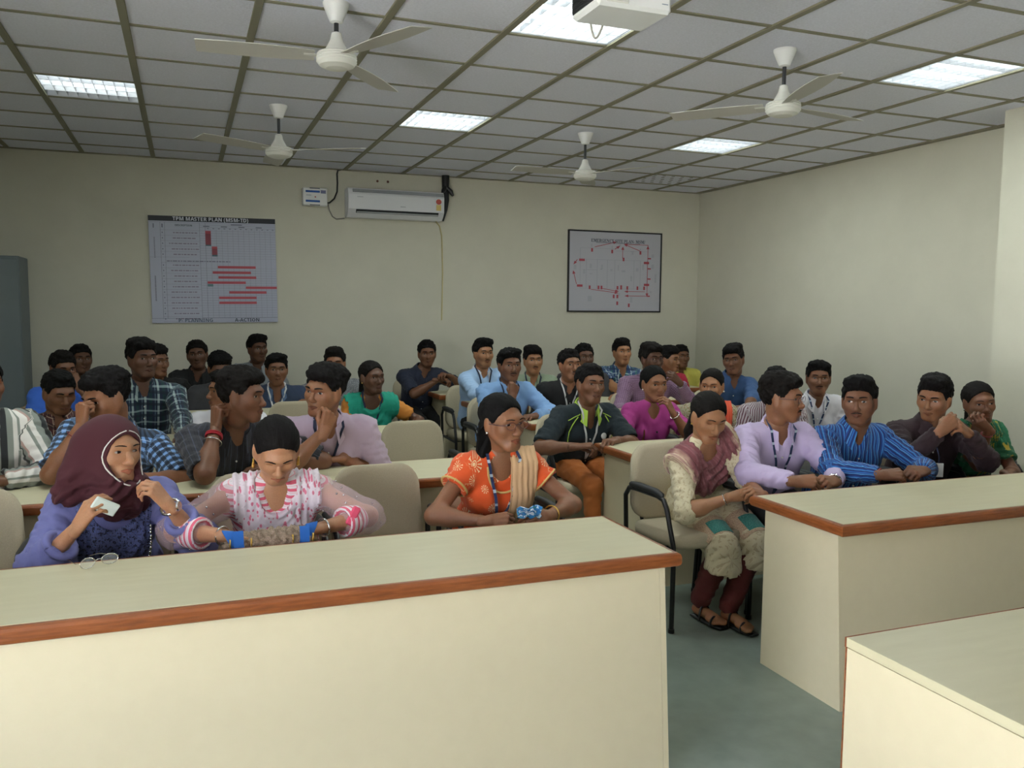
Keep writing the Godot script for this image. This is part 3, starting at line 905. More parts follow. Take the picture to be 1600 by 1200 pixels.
func hair_field(kind: String, cell: float, seed_: int) -> Dictionary:
	var fem := kind.begins_with("f")
	var bones := [[Vector3(0, 0.036, -0.018), Vector3(0.081, 0.089, 0.099)]]
	if fem:
		bones = [[Vector3(0, 0.036, -0.018), Vector3(0.0785, 0.0885, 0.099)], [Vector3(0, -0.015, -0.075), Vector3(0, -0.02, -0.085), 0.045, 0.04]]
		if kind == "f_tail":
			bones.append_array([[Vector3(0, -0.03, -0.11), Vector3(0.0, -0.14, -0.12), 0.028, 0.03], [Vector3(0, -0.14, -0.12), Vector3(0, -0.30, -0.11), 0.03, 0.018]])
		elif kind == "f_bun":
			bones.append([Vector3(0, -0.02, -0.118), Vector3(0.045, 0.042, 0.035)])
		elif kind == "f_loose":
			bones.append_array([[Vector3(-0.05, -0.03, -0.04), Vector3(-0.062, -0.15, -0.045), 0.034, 0.03], [Vector3(0.04, -0.03, -0.07), Vector3(0.05, -0.20, -0.06), 0.036, 0.03], [Vector3(0, -0.05, -0.085), Vector3(0, -0.28, -0.10), 0.045, 0.04], [Vector3(0.055, -0.12, -0.03), Vector3(0.10, -0.26, 0.03), 0.016, 0.008]])
	elif kind == "m_full":
		bones.append_array([[Vector3(0.0, 0.085, 0.045), Vector3(0.062, 0.036, 0.045)], [Vector3(-0.01, 0.10, -0.01), Vector3(0.07, 0.038, 0.075)], [Vector3(0.02, 0.075, -0.06), Vector3(0.068, 0.05, 0.045)]])
	elif kind == "m_quiff":
		bones.append_array([[Vector3(0.012, 0.098, 0.052), Vector3(0.056, 0.032, 0.034)], [Vector3(0, 0.10, 0.0), Vector3(0.064, 0.032, 0.07)]])
	elif kind == "m_side":
		bones.append_array([[Vector3(-0.02, 0.096, 0.03), Vector3(0.055, 0.03, 0.052)], [Vector3(0.03, 0.085, 0.02), Vector3(0.045, 0.03, 0.06)]])
	else:
		bones.append([Vector3(0, 0.10, 0.01), Vector3(0.05, 0.02, 0.06)])
	var d := field_mesh(bones, cell, 0.016)
	# bare the face and the ears: points under the hair line are drawn inside the skull
	var f := FastNoiseLite.new()
	f.seed = seed_
	f.frequency = 38.0
	f.fractal_octaves = 3
	var V: PackedVector3Array = d.v
	var skull := Vector3(0.070, 0.078, 0.088)
	var mid := Vector3(0, 0.036, -0.016)
	for q in V.size():
		var p := V[q]
		var amp := 0.0035 if fem else 0.008
		p += d.n[q] * f.get_noise_3d(p.x * (1.0 if not fem else 1.6), p.y * 0.8, p.z * (1.0 if not fem else 0.3)) * amp
		if p.z > -0.06 or p.y > -0.06:
			var under := hair_line(p.z, "f" if fem else "m") - p.y + f.get_noise_3d(p.x * 2.0, p.y, p.z * 2.0) * 0.005
			if fem and p.z > 0.04: under += 0.014 * (1.0 - clampf(absf(p.x) / 0.05, 0, 1))
			if under > 0.0 and p.y > -0.12 and not (fem and p.z < -0.035):
				var dir := (p - mid) / skull
				var t := clampf(under / 0.010, 0, 1)
				p = p.lerp(mid + dir.normalized() * skull * 0.93, t)
		V[q] = p
	d.v = V
	var N := PackedVector3Array()
	N.resize(V.size())
	var I: PackedInt32Array = d.i
	for q in range(0, I.size(), 3):
		var n := (V[I[q + 2]] - V[I[q]]).cross(V[I[q + 1]] - V[I[q]])
		N[I[q]] += n; N[I[q + 1]] += n; N[I[q + 2]] += n
	for q in N.size(): N[q] = N[q].normalized()
	d.n = N
	return d
# a left hand: wrist at the origin, fingers along +x, back of the hand +y, thumb +z
func hand_field(curl: Array, spread: float, thumb_in: float, cell: float) -> Dictionary:
	var b := []
	var mcp := [Vector3(0.088, 0.004, 0.030), Vector3(0.093, 0.006, 0.010), Vector3(0.088, 0.004, -0.010), Vector3(0.078, 0.0, -0.028)]
	var lens := [[0.042, 0.026, 0.020], [0.046, 0.030, 0.021], [0.042, 0.028, 0.020], [0.033, 0.021, 0.018]]
	var rad := [0.0092, 0.0095, 0.009, 0.008]
	for k in 4:
		var root := Vector3(0.004, 0, 0.016 - 0.011 * k)
		b.append([root, mcp[k], 0.0165, 0.0115])
		var p: Vector3 = mcp[k]
		var ang := 0.0
		var yaw := spread * (0.12 - 0.08 * k)
		for s in 3:
			ang += deg_to_rad(curl[s] * (1.0 + 0.07 * (k - 1)))
			var dir := Vector3(cos(ang) * cos(yaw), -sin(ang), cos(ang) * sin(yaw))
			var e: Vector3 = p + dir * lens[k][s]
			b.append([p, e, rad[k] * (1.0 - 0.10 * s), rad[k] * (0.92 - 0.12 * s)])
			p = e
	var t0 := Vector3(0.018, -0.008, 0.018)
	var t1 := Vector3(0.050, -0.016 - 0.014 * thumb_in, 0.046 - 0.012 * thumb_in)
	var t2 := t1 + Vector3(0.028, -0.008 - 0.012 * thumb_in, 0.016 - 0.022 * thumb_in)
	var t3 := t2 + Vector3(0.022, -0.004 - 0.008 * thumb_in, 0.006 - 0.022 * thumb_in)
	b.append([t0, t1, 0.016, 0.0125])
	b.append([t1, t2, 0.0115, 0.0105])
	b.append([t2, t3, 0.0105, 0.008])
	b.append([Vector3(-0.03, 0, 0.006), Vector3(0.01, 0, 0.004), 0.022, 0.022])
	b.append([Vector3(-0.03, 0, -0.006), Vector3(0.01, 0, -0.008), 0.022, 0.021])
	var d := field_mesh(b, cell, 0.007)
	var c := PackedColorArray()
	for p: Vector3 in d.v: c.append(Color.WHITE)
	d.c = c
	return d
func mirrored(d: Dictionary) -> Dictionary:
	var v := PackedVector3Array()
	var n := PackedVector3Array()
	for p: Vector3 in d.v: v.append(Vector3(p.x, p.y, -p.z))
	for p: Vector3 in d.n: n.append(Vector3(p.x, p.y, -p.z))
	var i: PackedInt32Array = d.i.duplicate()
	for k in range(0, i.size(), 3):
		var s := i[k]; i[k] = i[k + 1]; i[k + 1] = s
	return {v = v, n = n, i = i, c = d.c}
func eye_mesh(shut: bool, gaze: float, tone: Color) -> ArrayMesh:
	var mb := MB.new()
	var cols := 15
	var rows := 8
	var hw := 0.0148
	for r in rows + 1:
		for k in cols + 1:
			var u := -1.0 + 2.0 * k / cols
			var w := -1.0 + 2.0 * r / rows
			var hh := 0.0058 * pow(maxf(1.0 - u * u, 0.0), 0.55) + 0.0002
			var x := u * hw
			var y := w * hh * (1.0 if w > 0 else 0.78)
			var z := 0.0042 * (1.0 - u * u * 0.9) * (1.0 - w * w * 0.55)
			var col := Color(0.40, 0.36, 0.33)
			if Vector2(x - gaze * 0.0055, y - 0.0008).length() < 0.0066: col = Color(0.018, 0.011, 0.008)
			if w > 0.70: col = Color(0.03, 0.02, 0.018)
			if shut:
				col = Color(tone.r * 0.8, tone.g * 0.8, tone.b * 0.8) if w > -0.72 else Color(0.03, 0.02, 0.018)
			mb.col = col
			mb.vert(Vector3(x, y, z), Vector3(u * 0.5, w * 0.45, 1).normalized())
	for r in rows:
		for k in cols:
			var a := r * (cols + 1) + k
			mb.face(a, a + 1, a + cols + 2)
			mb.face(a, a + cols + 2, a + cols + 1)
	return mb.mesh()
func make_shared() -> void:
	var jobs := []
	for c in [["near", 0.0042], ["far", 0.0062]]:
		for s in ["m", "f"]:
			jobs.append(["head", s + c[0], s, c[1]])
	for k in ["m_full", "m_quiff", "m_side", "m_short", "f_tail", "f_bun", "f_loose"]:
		jobs.append(["hair", k, k, 0.0055])
	var poses := {relax = [[18, 24, 14], 1.0, 0.25], fist = [[72, 92, 58], 0.0, 0.9], curl = [[46, 52, 30], 0.4, 0.7], hold = [[38, 40, 22], 0.3, 0.35], flat = [[6, 8, 5], 0.6, 0.2]}
	for k in poses:
		for c in [["near", 0.0042], ["far", 0.006]]:
			jobs.append(["hand", k + c[0], poses[k], c[1]])
	var out := []
	out.resize(jobs.size())
	var run := func(q: int) -> void:
		var j: Array = jobs[q]
		if j[0] == "head": out[q] = head_field(j[2], j[3])
		elif j[0] == "hair": out[q] = hair_field(j[2], j[3], q + 7)
		else: out[q] = hand_field(j[2][0], j[2][1], j[2][2], j[3])
	var id := WorkerThreadPool.add_group_task(run, jobs.size())
	WorkerThreadPool.wait_for_group_task_completion(id)
	for q in jobs.size():
		var j: Array = jobs[q]
		if j[0] == "head": heads[j[1]] = out[q]
		elif j[0] == "hair": heads[j[1]] = array_mesh(out[q])
		else:
			hands[j[1] + "L"] = out[q]
			hands[j[1] + "R"] = mirrored(out[q])
	for s in ["m", "f"]:
		var d: Dictionary = heads[s + "near"]
		heads[s + "_eye_z"] = front_z(d, 0.032, 0.004)
		var bm := MB.new()
		var pts := []
		for k in 9:
			var x := 0.012 + 0.036 * k / 8.0
			var y := 0.0225 + 0.006 * sin(PI * (0.15 + 0.62 * k / 8.0))
			pts.append(Vector3(x, y, front_z(d, x, y, 0.005) + 0.0002))
		bm.tube(pts, [0.0022, 0.0034, 0.0038, 0.0038, 0.0036, 0.0034, 0.003, 0.0024, 0.0012] if s == "m" else [0.0012, 0.0021, 0.0024, 0.0024, 0.0022, 0.002, 0.0018, 0.0014, 0.0008], 6)
		heads[s + "_browR"] = bm.mesh()
		var bl := MB.new()
		for k in pts.size(): pts[k].x = -pts[k].x
		bl.tube(pts, [0.0022, 0.0034, 0.0038, 0.0038, 0.0036, 0.0034, 0.003, 0.0024, 0.0012] if s == "m" else [0.0012, 0.0021, 0.0024, 0.0024, 0.0022, 0.002, 0.0018, 0.0014, 0.0008], 6)
		heads[s + "_browL"] = bl.mesh()
	var mo := MB.new()
	var mp := []
	for k in 11:
		var x := -0.026 + 0.052 * k / 10.0
		var y := -0.0515 - 0.006 * pow(absf(x) / 0.026, 2.0)
		mp.append(Vector3(x, y, front_z(heads["mnear"], x, y, 0.005) + 0.0006))
	mo.tube(mp, [0.001, 0.002, 0.0028, 0.0032, 0.0032, 0.0026, 0.0032, 0.0032, 0.0028, 0.002, 0.001], 6)
	heads.moustache = mo.mesh()
# ---------- a seated person ----------
func joints(p: Dictionary) -> Dictionary:
	var f: bool = p.sex == "f"
	var k: float = p.get("size", 0.94 if f else 1.0)
	var H: Vector3 = p.h
	var hb := Basis.from_euler(Vector3(deg_to_rad(p.get("hp", 0.0)), deg_to_rad(p.get("hy", 0.0)), deg_to_rad(p.get("hr", 0.0))))
	var ty := deg_to_rad(p.get("ty", 0.0))
	var F0 := Vector3(sin(ty), 0, cos(ty))
	var nk: Vector3 = p.get("nk", Vector3(0, -0.162, -0.038)) * k
	var N: Vector3 = H + Vector3(0, nk.y, 0) + F0 * nk.z + Vector3(F0.z, 0, -F0.x) * nk.x
	var P: Vector3
	var py := 0.565
	var tl := 0.53 * k
	if p.has("pel"):
		P = p.pel
	else:
		var dy := N.y - py
		var lean := sqrt(maxf(tl * tl - dy * dy, 0.0004))
		lean = minf(lean, p.get("lean", 0.15))
		P = Vector3(N.x, py, N.z) - F0 * lean + Vector3(p.get("side", 0.0), 0, 0)
	var U := (N - P).normalized()
	var F := (F0 - U * F0.dot(U)).normalized()
	var L := U.cross(F)
	var sw: float = (0.150 if f else 0.178) * k * p.get("wide", 1.0)
	var j := {k = k, f = f, H = H, hb = hb, N = N, P = P, U = U, F = F, L = L, F0 = F0, sw = sw}
	for s in ["L", "R"]:
		var sg := 1.0 if s == "L" else -1.0
		var sh := N - U * 0.055 * k + L * sg * sw + F * 0.0
		var arm: Dictionary = p.get("arm" + s, {})
		var W: Vector3 = arm.get("w", P + F0 * 0.33 + L * sg * 0.14 + Vector3(0, 0.13, 0))
		var l1 := 0.285 * k
		var l2 := 0.255 * k
		var to := W - sh
		# a shoulder gives a little towards what the hand reaches for
		var over := to.length() - (l1 + l2) * 0.985
		if over > 0.0:
			var give := minf(over, 0.07)
			sh += to.normalized() * give
			to = W - sh
			if to.length() > (l1 + l2) * 0.985:
				print("reach ", p.id, s, " ", snappedf(to.length() - (l1 + l2) * 0.985, 0.001))
				var st := to.length() / ((l1 + l2) * 0.985)
				if st > 1.12:
					to = to.normalized() * (l1 + l2) * 0.985 * 1.12
					W = sh + to
					st = 1.12
				l1 *= st; l2 *= st
		var d := maxf(to.length(), absf(l1 - l2) + 0.02)
		var ax := to.normalized()
		var a := (d * d + l1 * l1 - l2 * l2) / (2.0 * d)
		var h := sqrt(maxf(l1 * l1 - a * a, 0.0))
		var hint: Vector3 = arm.get("el", L * sg * 0.5 + Vector3(0, -1, 0) - F0 * 0.3)
		var bend := (hint - ax * hint.dot(ax)).normalized()
		var E := sh + ax * a + bend * h
		j["S" + s] = sh; j["E" + s] = E; j["W" + s] = W
		var hd: Vector3 = arm.get("hd", (W - E))
		hd = hd.normalized()
		var pn: Vector3 = arm.get("pn", Vector3(0, -1, 0))
		var yy := (-pn + hd * pn.dot(hd)).normalized()
		j["hb" + s] = Basis(hd, yy, hd.cross(yy))
	var kx := 0.095 * k
	for s in ["L", "R"]:
		var sg := 1.0 if s == "L" else -1.0
		j["hip" + s] = P + L * sg * 0.085 * k
		j["kn" + s] = p.get("kn" + s, Vector3(P.x, 0.49, P.z) + F0 * 0.42 * k + L * sg * kx * 1.2)
		j["an" + s] = p.get("an" + s, Vector3(j["kn" + s].x, 0.085, j["kn" + s].z) + F0 * 0.03)
	return j
func torso_bones(j: Dictionary, e: float) -> Array:
	var k: float = j.k
	var N: Vector3 = j.N; var P: Vector3 = j.P; var U: Vector3 = j.U; var L: Vector3 = j.L; var F: Vector3 = j.F
	var C := N - U * 0.17 * k
	var W := P + U * 0.15 * k
	var b := []
	for s: float in [-1.0, 1.0]:
		var sh: Vector3 = j.SL if s > 0 else j.SR
		if j.f:
			b.append([C + L * s * 0.062 * k, W + L * s * 0.045 * k, 0.088 * k + e, 0.080 * k + e])
			b.append([W + L * s * 0.045 * k, P + L * s * 0.075 * k, 0.080 * k + e, 0.108 * k + e])
			b.append([C + L * s * 0.068 * k + F * 0.062 * k - U * 0.01, C + L * s * 0.066 * k + F * 0.064 * k - U * 0.02, 0.056 * k + e, 0.056 * k + e])
		else:
			b.append([C + L * s * 0.080 * k + F * 0.01, W + L * s * 0.062 * k + F * 0.015, 0.098 * k + e, 0.094 * k + e])
			b.append([W + L * s * 0.062 * k + F * 0.015, P + L * s * 0.07 * k, 0.094 * k + e, 0.104 * k + e])
		b.append([N - U * 0.012 * k + L * s * 0.02, sh + U * 0.002, 0.050 * k + e * 0.6, 0.047 * k + e])
		b.append([N - U * 0.09 * k, sh - U * 0.02 * k - L * s * 0.02, 0.07 * k + e, 0.056 * k + e])
	return b
func person_arrays(p: Dictionary) -> Dictionary:
	var j := joints(p)
	var k: float = j.k
	var near: bool = p.get("near", false)
	var cell := 0.0115 if near else 0.016
	# ----- skin: neck, trunk, arms; then the head and the hands are added to the same mesh
	var thin := 0.9 if j.f else 1.0
	var b := torso_bones(j, 0.006)
	b.append([j.N - j.U * 0.03, j.H + j.hb * Vector3(0, -0.075, -0.02), (0.048 if j.f else 0.055) * k, (0.044 if j.f else 0.052) * k])
	for s in ["L", "R"]:
		b.append([j["S" + s], j["E" + s], 0.047 * k * thin, 0.040 * k * thin])
		b.append([j["E" + s], j["E" + s].lerp(j["W" + s], 0.3), 0.040 * k * thin, 0.041 * k * thin])
		b.append([j["E" + s].lerp(j["W" + s], 0.3), j["W" + s], 0.041 * k * thin, 0.0255 * k * thin])
	var body := field_mesh(b, cell, 0.035)
	var c := PackedColorArray()
	c.resize(body.v.size())
	c.fill(Color.WHITE)
	body.c = c
	var hs: Vector3 = (Vector3(1.07, 1.0, 1.04) if j.f else Vector3(1.10, 1.045, 1.07)) * p.get("hs", 1.0)
	j.hx = Transform3D(j.hb * Basis.from_scale(hs), j.H)
	join(body, heads[p.sex + ("near" if near else "far")], j.hx)
	for s in ["L", "R"]:
		var pose: String = p.get("arm" + s, {}).get("pose", "relax")
		var hbs: Basis = j["hb" + s]
		join(body, hands[pose + ("near" if near else "far") + s], Transform3D(hbs * Basis.from_scale(Vector3.ONE * k * (0.92 if j.f else 1.0)), j["W" + s]))
	# ----- the upper garment
	var ease: float = p.get("ease", 0.016)
	var t := torso_bones(j, ease)
	var uvb := []      # how each bone is mapped: 0 trunk, or the bone's own axis
	for q in t.size(): uvb.append(null)
	var trunk := t.size()
	var cuts := []
	var sl: String = p.get("sleeve", "long")
	for s in ["L", "R"]:
		var S: Vector3 = j["S" + s]; var E: Vector3 = j["E" + s]; var W: Vector3 = j["W" + s]
		var q: float = {"none": 0.0, "cap": 0.42, "short": 0.70, "half": 0.88, "elbow": 1.12, "roll": 1.30, "three": 1.55, "long": 1.9}[sl]
		if q <= 0.0: continue
		var r0: float = 0.050 * k * thin + ease * 1.05
		var r1: float = 0.043 * k * thin + ease * p.get("cuff", 1.0)
		if q <= 1.0:
			var e2 := S.lerp(E, q)
			t.append([S, e2, r0, lerpf(r0, r1, q) + 0.006]); uvb.append([S, E])
			var dir := (E - S).normalized()
			cuts.append([e2 + dir * (0.11 - 0.012), e2 + dir * 0.11, 0.11, 0.11])
		else:
			t.append([S, E, r0, r1]); uvb.append([S, E])
			var e2 := E.lerp(W, q - 1.0)
			var r2: float = lerpf(0.041, 0.030, q - 1.0) * k * thin + ease * 0.75 * p.get("cuff", 1.0)
			t.append([E, e2, r1, r2]); uvb.append([E, W])
			var dir := (W - E).normalized()
			cuts.append([e2 + dir * 0.075, e2 + dir * 0.08, 0.075, 0.075])
	var neck: String = p.get("neck", "collar")
	var N: Vector3 = j.N; var U: Vector3 = j.U; var F: Vector3 = j.F; var L: Vector3 = j.L
	if neck == "collar":
		cuts.append([N + F * 0.085 + U * 0.01, N + F * 0.115 - U * p.get("open", 0.10), 0.042, 0.010])
	elif neck == "v":
		cuts.append([N + F * 0.085, N + F * 0.13 - U * 0.115, 0.055, 0.014])
	elif neck == "scoop":
		cuts.append([N + F * 0.09 - U * 0.005, N + F * 0.125 - U * 0.055, 0.068, 0.046])
	elif neck == "round":
		cuts.append([N + F * 0.07, N + F * 0.09 - U * 0.02, 0.062, 0.055])
	if p.get("skirt", false):
		for s in ["L", "R"]:
			t.append([j["hip" + s], j["hip" + s].lerp(j["kn" + s], 1.0) + Vector3(0, 0.012, 0), 0.112, 0.080]); uvb.append([j["hip" + s], j["kn" + s]])
			t.append([j["kn" + s] + Vector3(0, -0.01, 0.0), j["kn" + s] + Vector3(0, -0.10, 0.015), 0.082, 0.088]); uvb.append([j["hip" + s], j["kn" + s]])
			cuts.append([j["kn" + s] + Vector3(0, -0.20, 0.0), j["kn" + s] + Vector3(0, -0.24, -0.02), 0.125, 0.14])
	var top := field_mesh(t, cell, 0.034, cuts, 0.005)
	# cloth folds, and texture coordinates in metres along the trunk and the sleeves
	var fn := FastNoiseLite.new()
	fn.seed = hash(p.id) % 1000
	fn.frequency = 1.0
	fn.fractal_octaves = 3
	var V: PackedVector3Array = top.v
	var T := PackedVector2Array()
	T.resize(V.size())
	var amp: float = p.get("folds", 0.010)
	for q in V.size():
		var w: Vector3 = V[q]
		var bone = uvb[top.w[q]]
		if bone == null:
			var r: Vector3 = w - j.P
			var l := r.dot(L)
			var u: float = l + signf(l) * clampf(0.05 - r.dot(F), 0.0, 0.3) * 0.8 * smoothstep(0.08, 0.15, absf(l))
			var vv: float = r.dot(U)
			T[q] = Vector2(u, -vv)
			w += top.n[q] * amp * fn.get_noise_3d(u * 14.0 + vv * 6.0, vv * 7.0, 0)
		else:
			var ax: Vector3 = (bone[1] - bone[0])
			var ln := ax.length()
			ax /= ln
			var r: Vector3 = w - bone[0]
			var ref := Vector3(0, 0.3, 1)
			ref = (ref - ax * ref.dot(ax)).normalized()
			var sd := ax.cross(ref)
			var al := r.dot(ax)
			var u := atan2(r.dot(sd), r.dot(ref)) * 0.055
			T[q] = Vector2(u, al)
			w += top.n[q] * amp * 1.25 * fn.get_noise_3d(u * 12.0, al * 26.0 + u * 10.0, 5.0)
		V[q] = w
	top.v = V
	top.t = T
	renormal(top)
	# ----- trousers
	var tr := []
	for s in ["L", "R"]:
		tr.append([j["hip" + s], j["kn" + s], 0.088 * k, 0.062 * k])
		tr.append([j["kn" + s], j["an" + s] + Vector3(0, 0.02, 0), 0.060 * k * p.get("baggy", 1.0), 0.045 * k * p.get("baggy", 1.0)])
	tr.append([j.hipL, j.hipR, 0.096 * k, 0.096 * k])
	var pants := field_mesh(tr, 0.014 if p.get("legs", false) else 0.024, 0.04)
	if p.get("legs", false):
		var PV: PackedVector3Array = pants.v
		for q in PV.size():
			PV[q] += pants.n[q] * 0.010 * fn.get_noise_3d(PV[q].x * 14.0, PV[q].y * 26.0, PV[q].z * 12.0)
		pants.v = PV
		renormal(pants)
	var feet := []
	for s in ["L", "R"]:
		var A: Vector3 = j["an" + s]
		var D: Vector3 = p.get("toe" + s, j.F0)
		var y0 := 0.032
		feet.append([[Vector3(A.x, y0 + 0.006, A.z) - D * 0.03, Vector3(A.x, y0, A.z) + D * 0.13, 0.037, 0.031], [A, Vector3(A.x, y0 + 0.01, A.z), 0.036, 0.036], [Vector3(A.x, 0.05, A.z), Vector3(A.x, y0, A.z) + D * 0.09, 0.036, 0.028]])
	j.shoes = [field_mesh(feet[0], 0.014, 0.02), field_mesh(feet[1], 0.014, 0.02)]
	return {j = j, body = body, top = top, pants = pants, trunk = trunk, ease = ease, near = near}
func renormal(d: Dictionary) -> void:
	var V: PackedVector3Array = d.v
	var I: PackedInt32Array = d.i
	var N := PackedVector3Array()
	N.resize(V.size())
	for q in range(0, I.size(), 3):
		var n := (V[I[q + 2]] - V[I[q]]).cross(V[I[q + 1]] - V[I[q]])
		N[I[q]] += n; N[I[q + 1]] += n; N[I[q + 2]] += n
	for q in N.size(): N[q] = N[q].normalized()
	d.n = N
# height of the garment's front over the trunk axis, at l to the left and u up from the neck
func front_f(a: Dictionary, l: float, u: float, r := 0.022) -> float:
	var j: Dictionary = a.j
	var best := -1.0
	var N: Vector3 = j.N; var U: Vector3 = j.U; var F: Vector3 = j.F; var L: Vector3 = j.L
	var ids: PackedByteArray = a.top.w
	var vs: PackedVector3Array = a.top.v
	for n in vs.size():
		if ids[n] >= a.trunk: continue
		var q := vs[n] - N
		if absf(q.dot(L) - l) < r and absf(q.dot(U) - u) < r:
			best = maxf(best, q.dot(F))
	return best if best > -0.5 else 0.045
func shoulder_u(a: Dictionary, l: float) -> float:
	var j: Dictionary = a.j
	var best := -0.5
	for w: Vector3 in a.top.v:
		var q: Vector3 = w - j.N
		if absf(q.dot(j.L) - l) < 0.02 and absf(q.dot(j.F)) < 0.05:
			best = maxf(best, q.dot(j.U))
	return best if best > -0.4 else -0.06
func tpt(j: Dictionary, l: float, u: float, f: float) -> Vector3:
	return j.N + j.L * l + j.U * u + j.F * f
func ribbon(mb: MB, pts: Array, across: Vector3, w: float, th := 0.002) -> void:
	var g := []
	for q: Vector3 in pts:
		g.append([q - across * w / 2, q + across * w / 2])
	mb.sheet(g, th)
# a cloth hung round the neck over the chest, lying on the trunk: the curve of its inner and of its outer edge as [half width, drop]
func cowl(a: Dictionary, hin: float, din: float, hout: float, dout: float, folds: int, lift := 0.016, amp := 0.006, skew := 0.0, back := 0.12) -> ArrayMesh:
	var j: Dictionary = a.j
	var N: Vector3 = j.N; var U: Vector3 = j.U; var F: Vector3 = j.F; var L: Vector3 = j.L
	var edges := func(l: float) -> Vector2:
		var li := clampf(absf(l) / hin, 0.0, 1.0)
		var lo2 := clampf(absf(l) / hout, 0.0, 1.0)
		var top := -din * sqrt(1.0 - li * li) + (0.0 if li < 1.0 else 0.3)
		return Vector2(top, -dout * sqrt(1.0 - lo2 * lo2) - 0.05 + skew * l)
	var clip := func(p: Vector3) -> float:
		var q := p - N
		var l := q.dot(L)
		var u := q.dot(U)
		var f := q.dot(F)
		if f < -0.01: return maxf(-back - u, absf(l) - hout)
		var e: Vector2 = edges.call(l)
		return maxf(maxf(u - e.x, e.y - u), absf(l) - hout)
	var bones := torso_bones(j, a.ease + lift)
	for s in ["L", "R"]:
		bones.append([j["S" + s], (j["S" + s] as Vector3).lerp(j["E" + s], 0.25), 0.062 * j.k + lift, 0.06 * j.k + lift])
	var d := field_mesh(bones, 0.0105 if a.near else 0.015, 0.034, [[N + U * 0.02, N + U * 0.10, 0.055, 0.075]], 0.01, clip)
	var V: PackedVector3Array = d.v
	var T := PackedVector2Array()
	for q in V.size():
		var r := V[q] - N
		var l := r.dot(L)
		var e: Vector2 = edges.call(l)
		var t := clampf((e.x - r.dot(U)) / maxf(e.x - e.y, 0.05), 0.0, 1.2)
		if absf(l) > hin: t = clampf((absf(l) - hin * 0.8) / (hout - hin * 0.8), 0.0, 1.2)
		V[q] += d.n[q] * amp * sin(t * folds * TAU + l * 9.0)
		T.append(Vector2(0.5 + l / hout * 0.5, -r.dot(U) / hout * 0.5))
	d.v = V
	d.t = T
	renormal(d)
	return array_mesh(d)
# a scarf over one shoulder: falls at the front from the shoulder to u = low
func shoulder_drape(a: Dictionary, l: float, w: float, low: float, back: float, folds := 5) -> MB:
	var j: Dictionary = a.j
	var mb := MB.new()
	var g := []
	var top := shoulder_u(a, l) + 0.014
	var path := []
	for q in 5: path.append([lerpf(back, top - 0.02, q / 5.0), -1])
	path.append([top, 0])
	for q in 14: path.append([lerpf(top - 0.03, low, (q + 0.3) / 13.3), 1])
	var m := folds * 4
	for r in path.size():
		var row := []
		for q in m + 1:
			var x := float(q) / m - 0.5
			var spread := 1.0 + 0.25 * float(r) / path.size()
			var ll: float = l + x * w * spread + 0.015 * (path[r][0] - top)
			var u: float = path[r][0]
			var f := 0.0
			if path[r][1] == 1: f = maxf(front_f(a, ll, u), 0.03) + 0.012
			elif path[r][1] == -1: f = -0.125 + 0.4 * maxf(u + 0.08, 0.0)
			f += 0.0035 * sin(x * folds * TAU + u * 5.0) + 0.002 * sin(x * folds * 2.3 * TAU)
			if path[r][1] == 0: u += 0.004 * sin(x * folds * TAU)
			row.append(tpt(j, ll, u, f))
		g.append(row)
	mb.sheet(g, 0.003, Vector2(1, 3))
	return mb
func collar_mesh(j: Dictionary, open: float) -> MB:
	var mb := MB.new()
	var k: float = j.k
	var ax: Vector3 = (j.H + j.hb * Vector3(0, -0.075, -0.02) - j.N).normalized()
	var base: Vector3 = j.N + ax * 0.012
	var F: Vector3 = (j.F - ax * j.F.dot(ax)).normalized()
	var L := ax.cross(F)
	var g := []
	var rows := [[0.066, -0.012], [0.065, 0.026], [0.071, 0.034], [0.082, 0.010], [0.096, -0.022]]
	for r in rows.size():
		var row := []
		for q in 25:
			var t := -1.0 + 2.0 * q / 24.0
			var an := PI - (PI - open) * (1.0 - absf(t)) if false else t * (PI - open)
			# an runs round the back: 0 is the nape
			var front := pow(absf(t), 3.0)
			var dir := -F * cos(an) + L * sin(an)
			var rad: float = rows[r][0] * k
			var h: float = rows[r][1]
			if r >= 3: h -= 0.030 * front * (r - 2) * 0.75
			h += 0.014 * cos(an) - 0.022 * front
			row.append(base + dir * (rad + 0.012 * front) + ax * h)
		g.append(row)
	mb.sheet(g, 0.003, Vector2(0.42, 0.09))
	return mb
func lanyard_mesh(a: Dictionary, low: float, tilt := 0.0) -> MB:
	var mb := MB.new()
	var j: Dictionary = a.j
	for s: float in [-1.0, 1.0]:
		var pts := []
		for q in 13:
			var t := q / 12.0
			var l := lerpf(0.072 * s, tilt, pow(t, 0.9))
			var u := lerpf(0.02, low, t)
			var f := front_f(a, l, u) + 0.006
			if t < 0.12: f = maxf(f, 0.03)
			pts.append(tpt(j, l, u, f))
		pts.insert(0, tpt(j, 0.066 * s, 0.045, -0.01))
		pts.insert(0, tpt(j, 0.02 * s, 0.05, -0.07))
		ribbon(mb, pts, (j.L as Vector3), 0.013, 0.0018)
	return mb
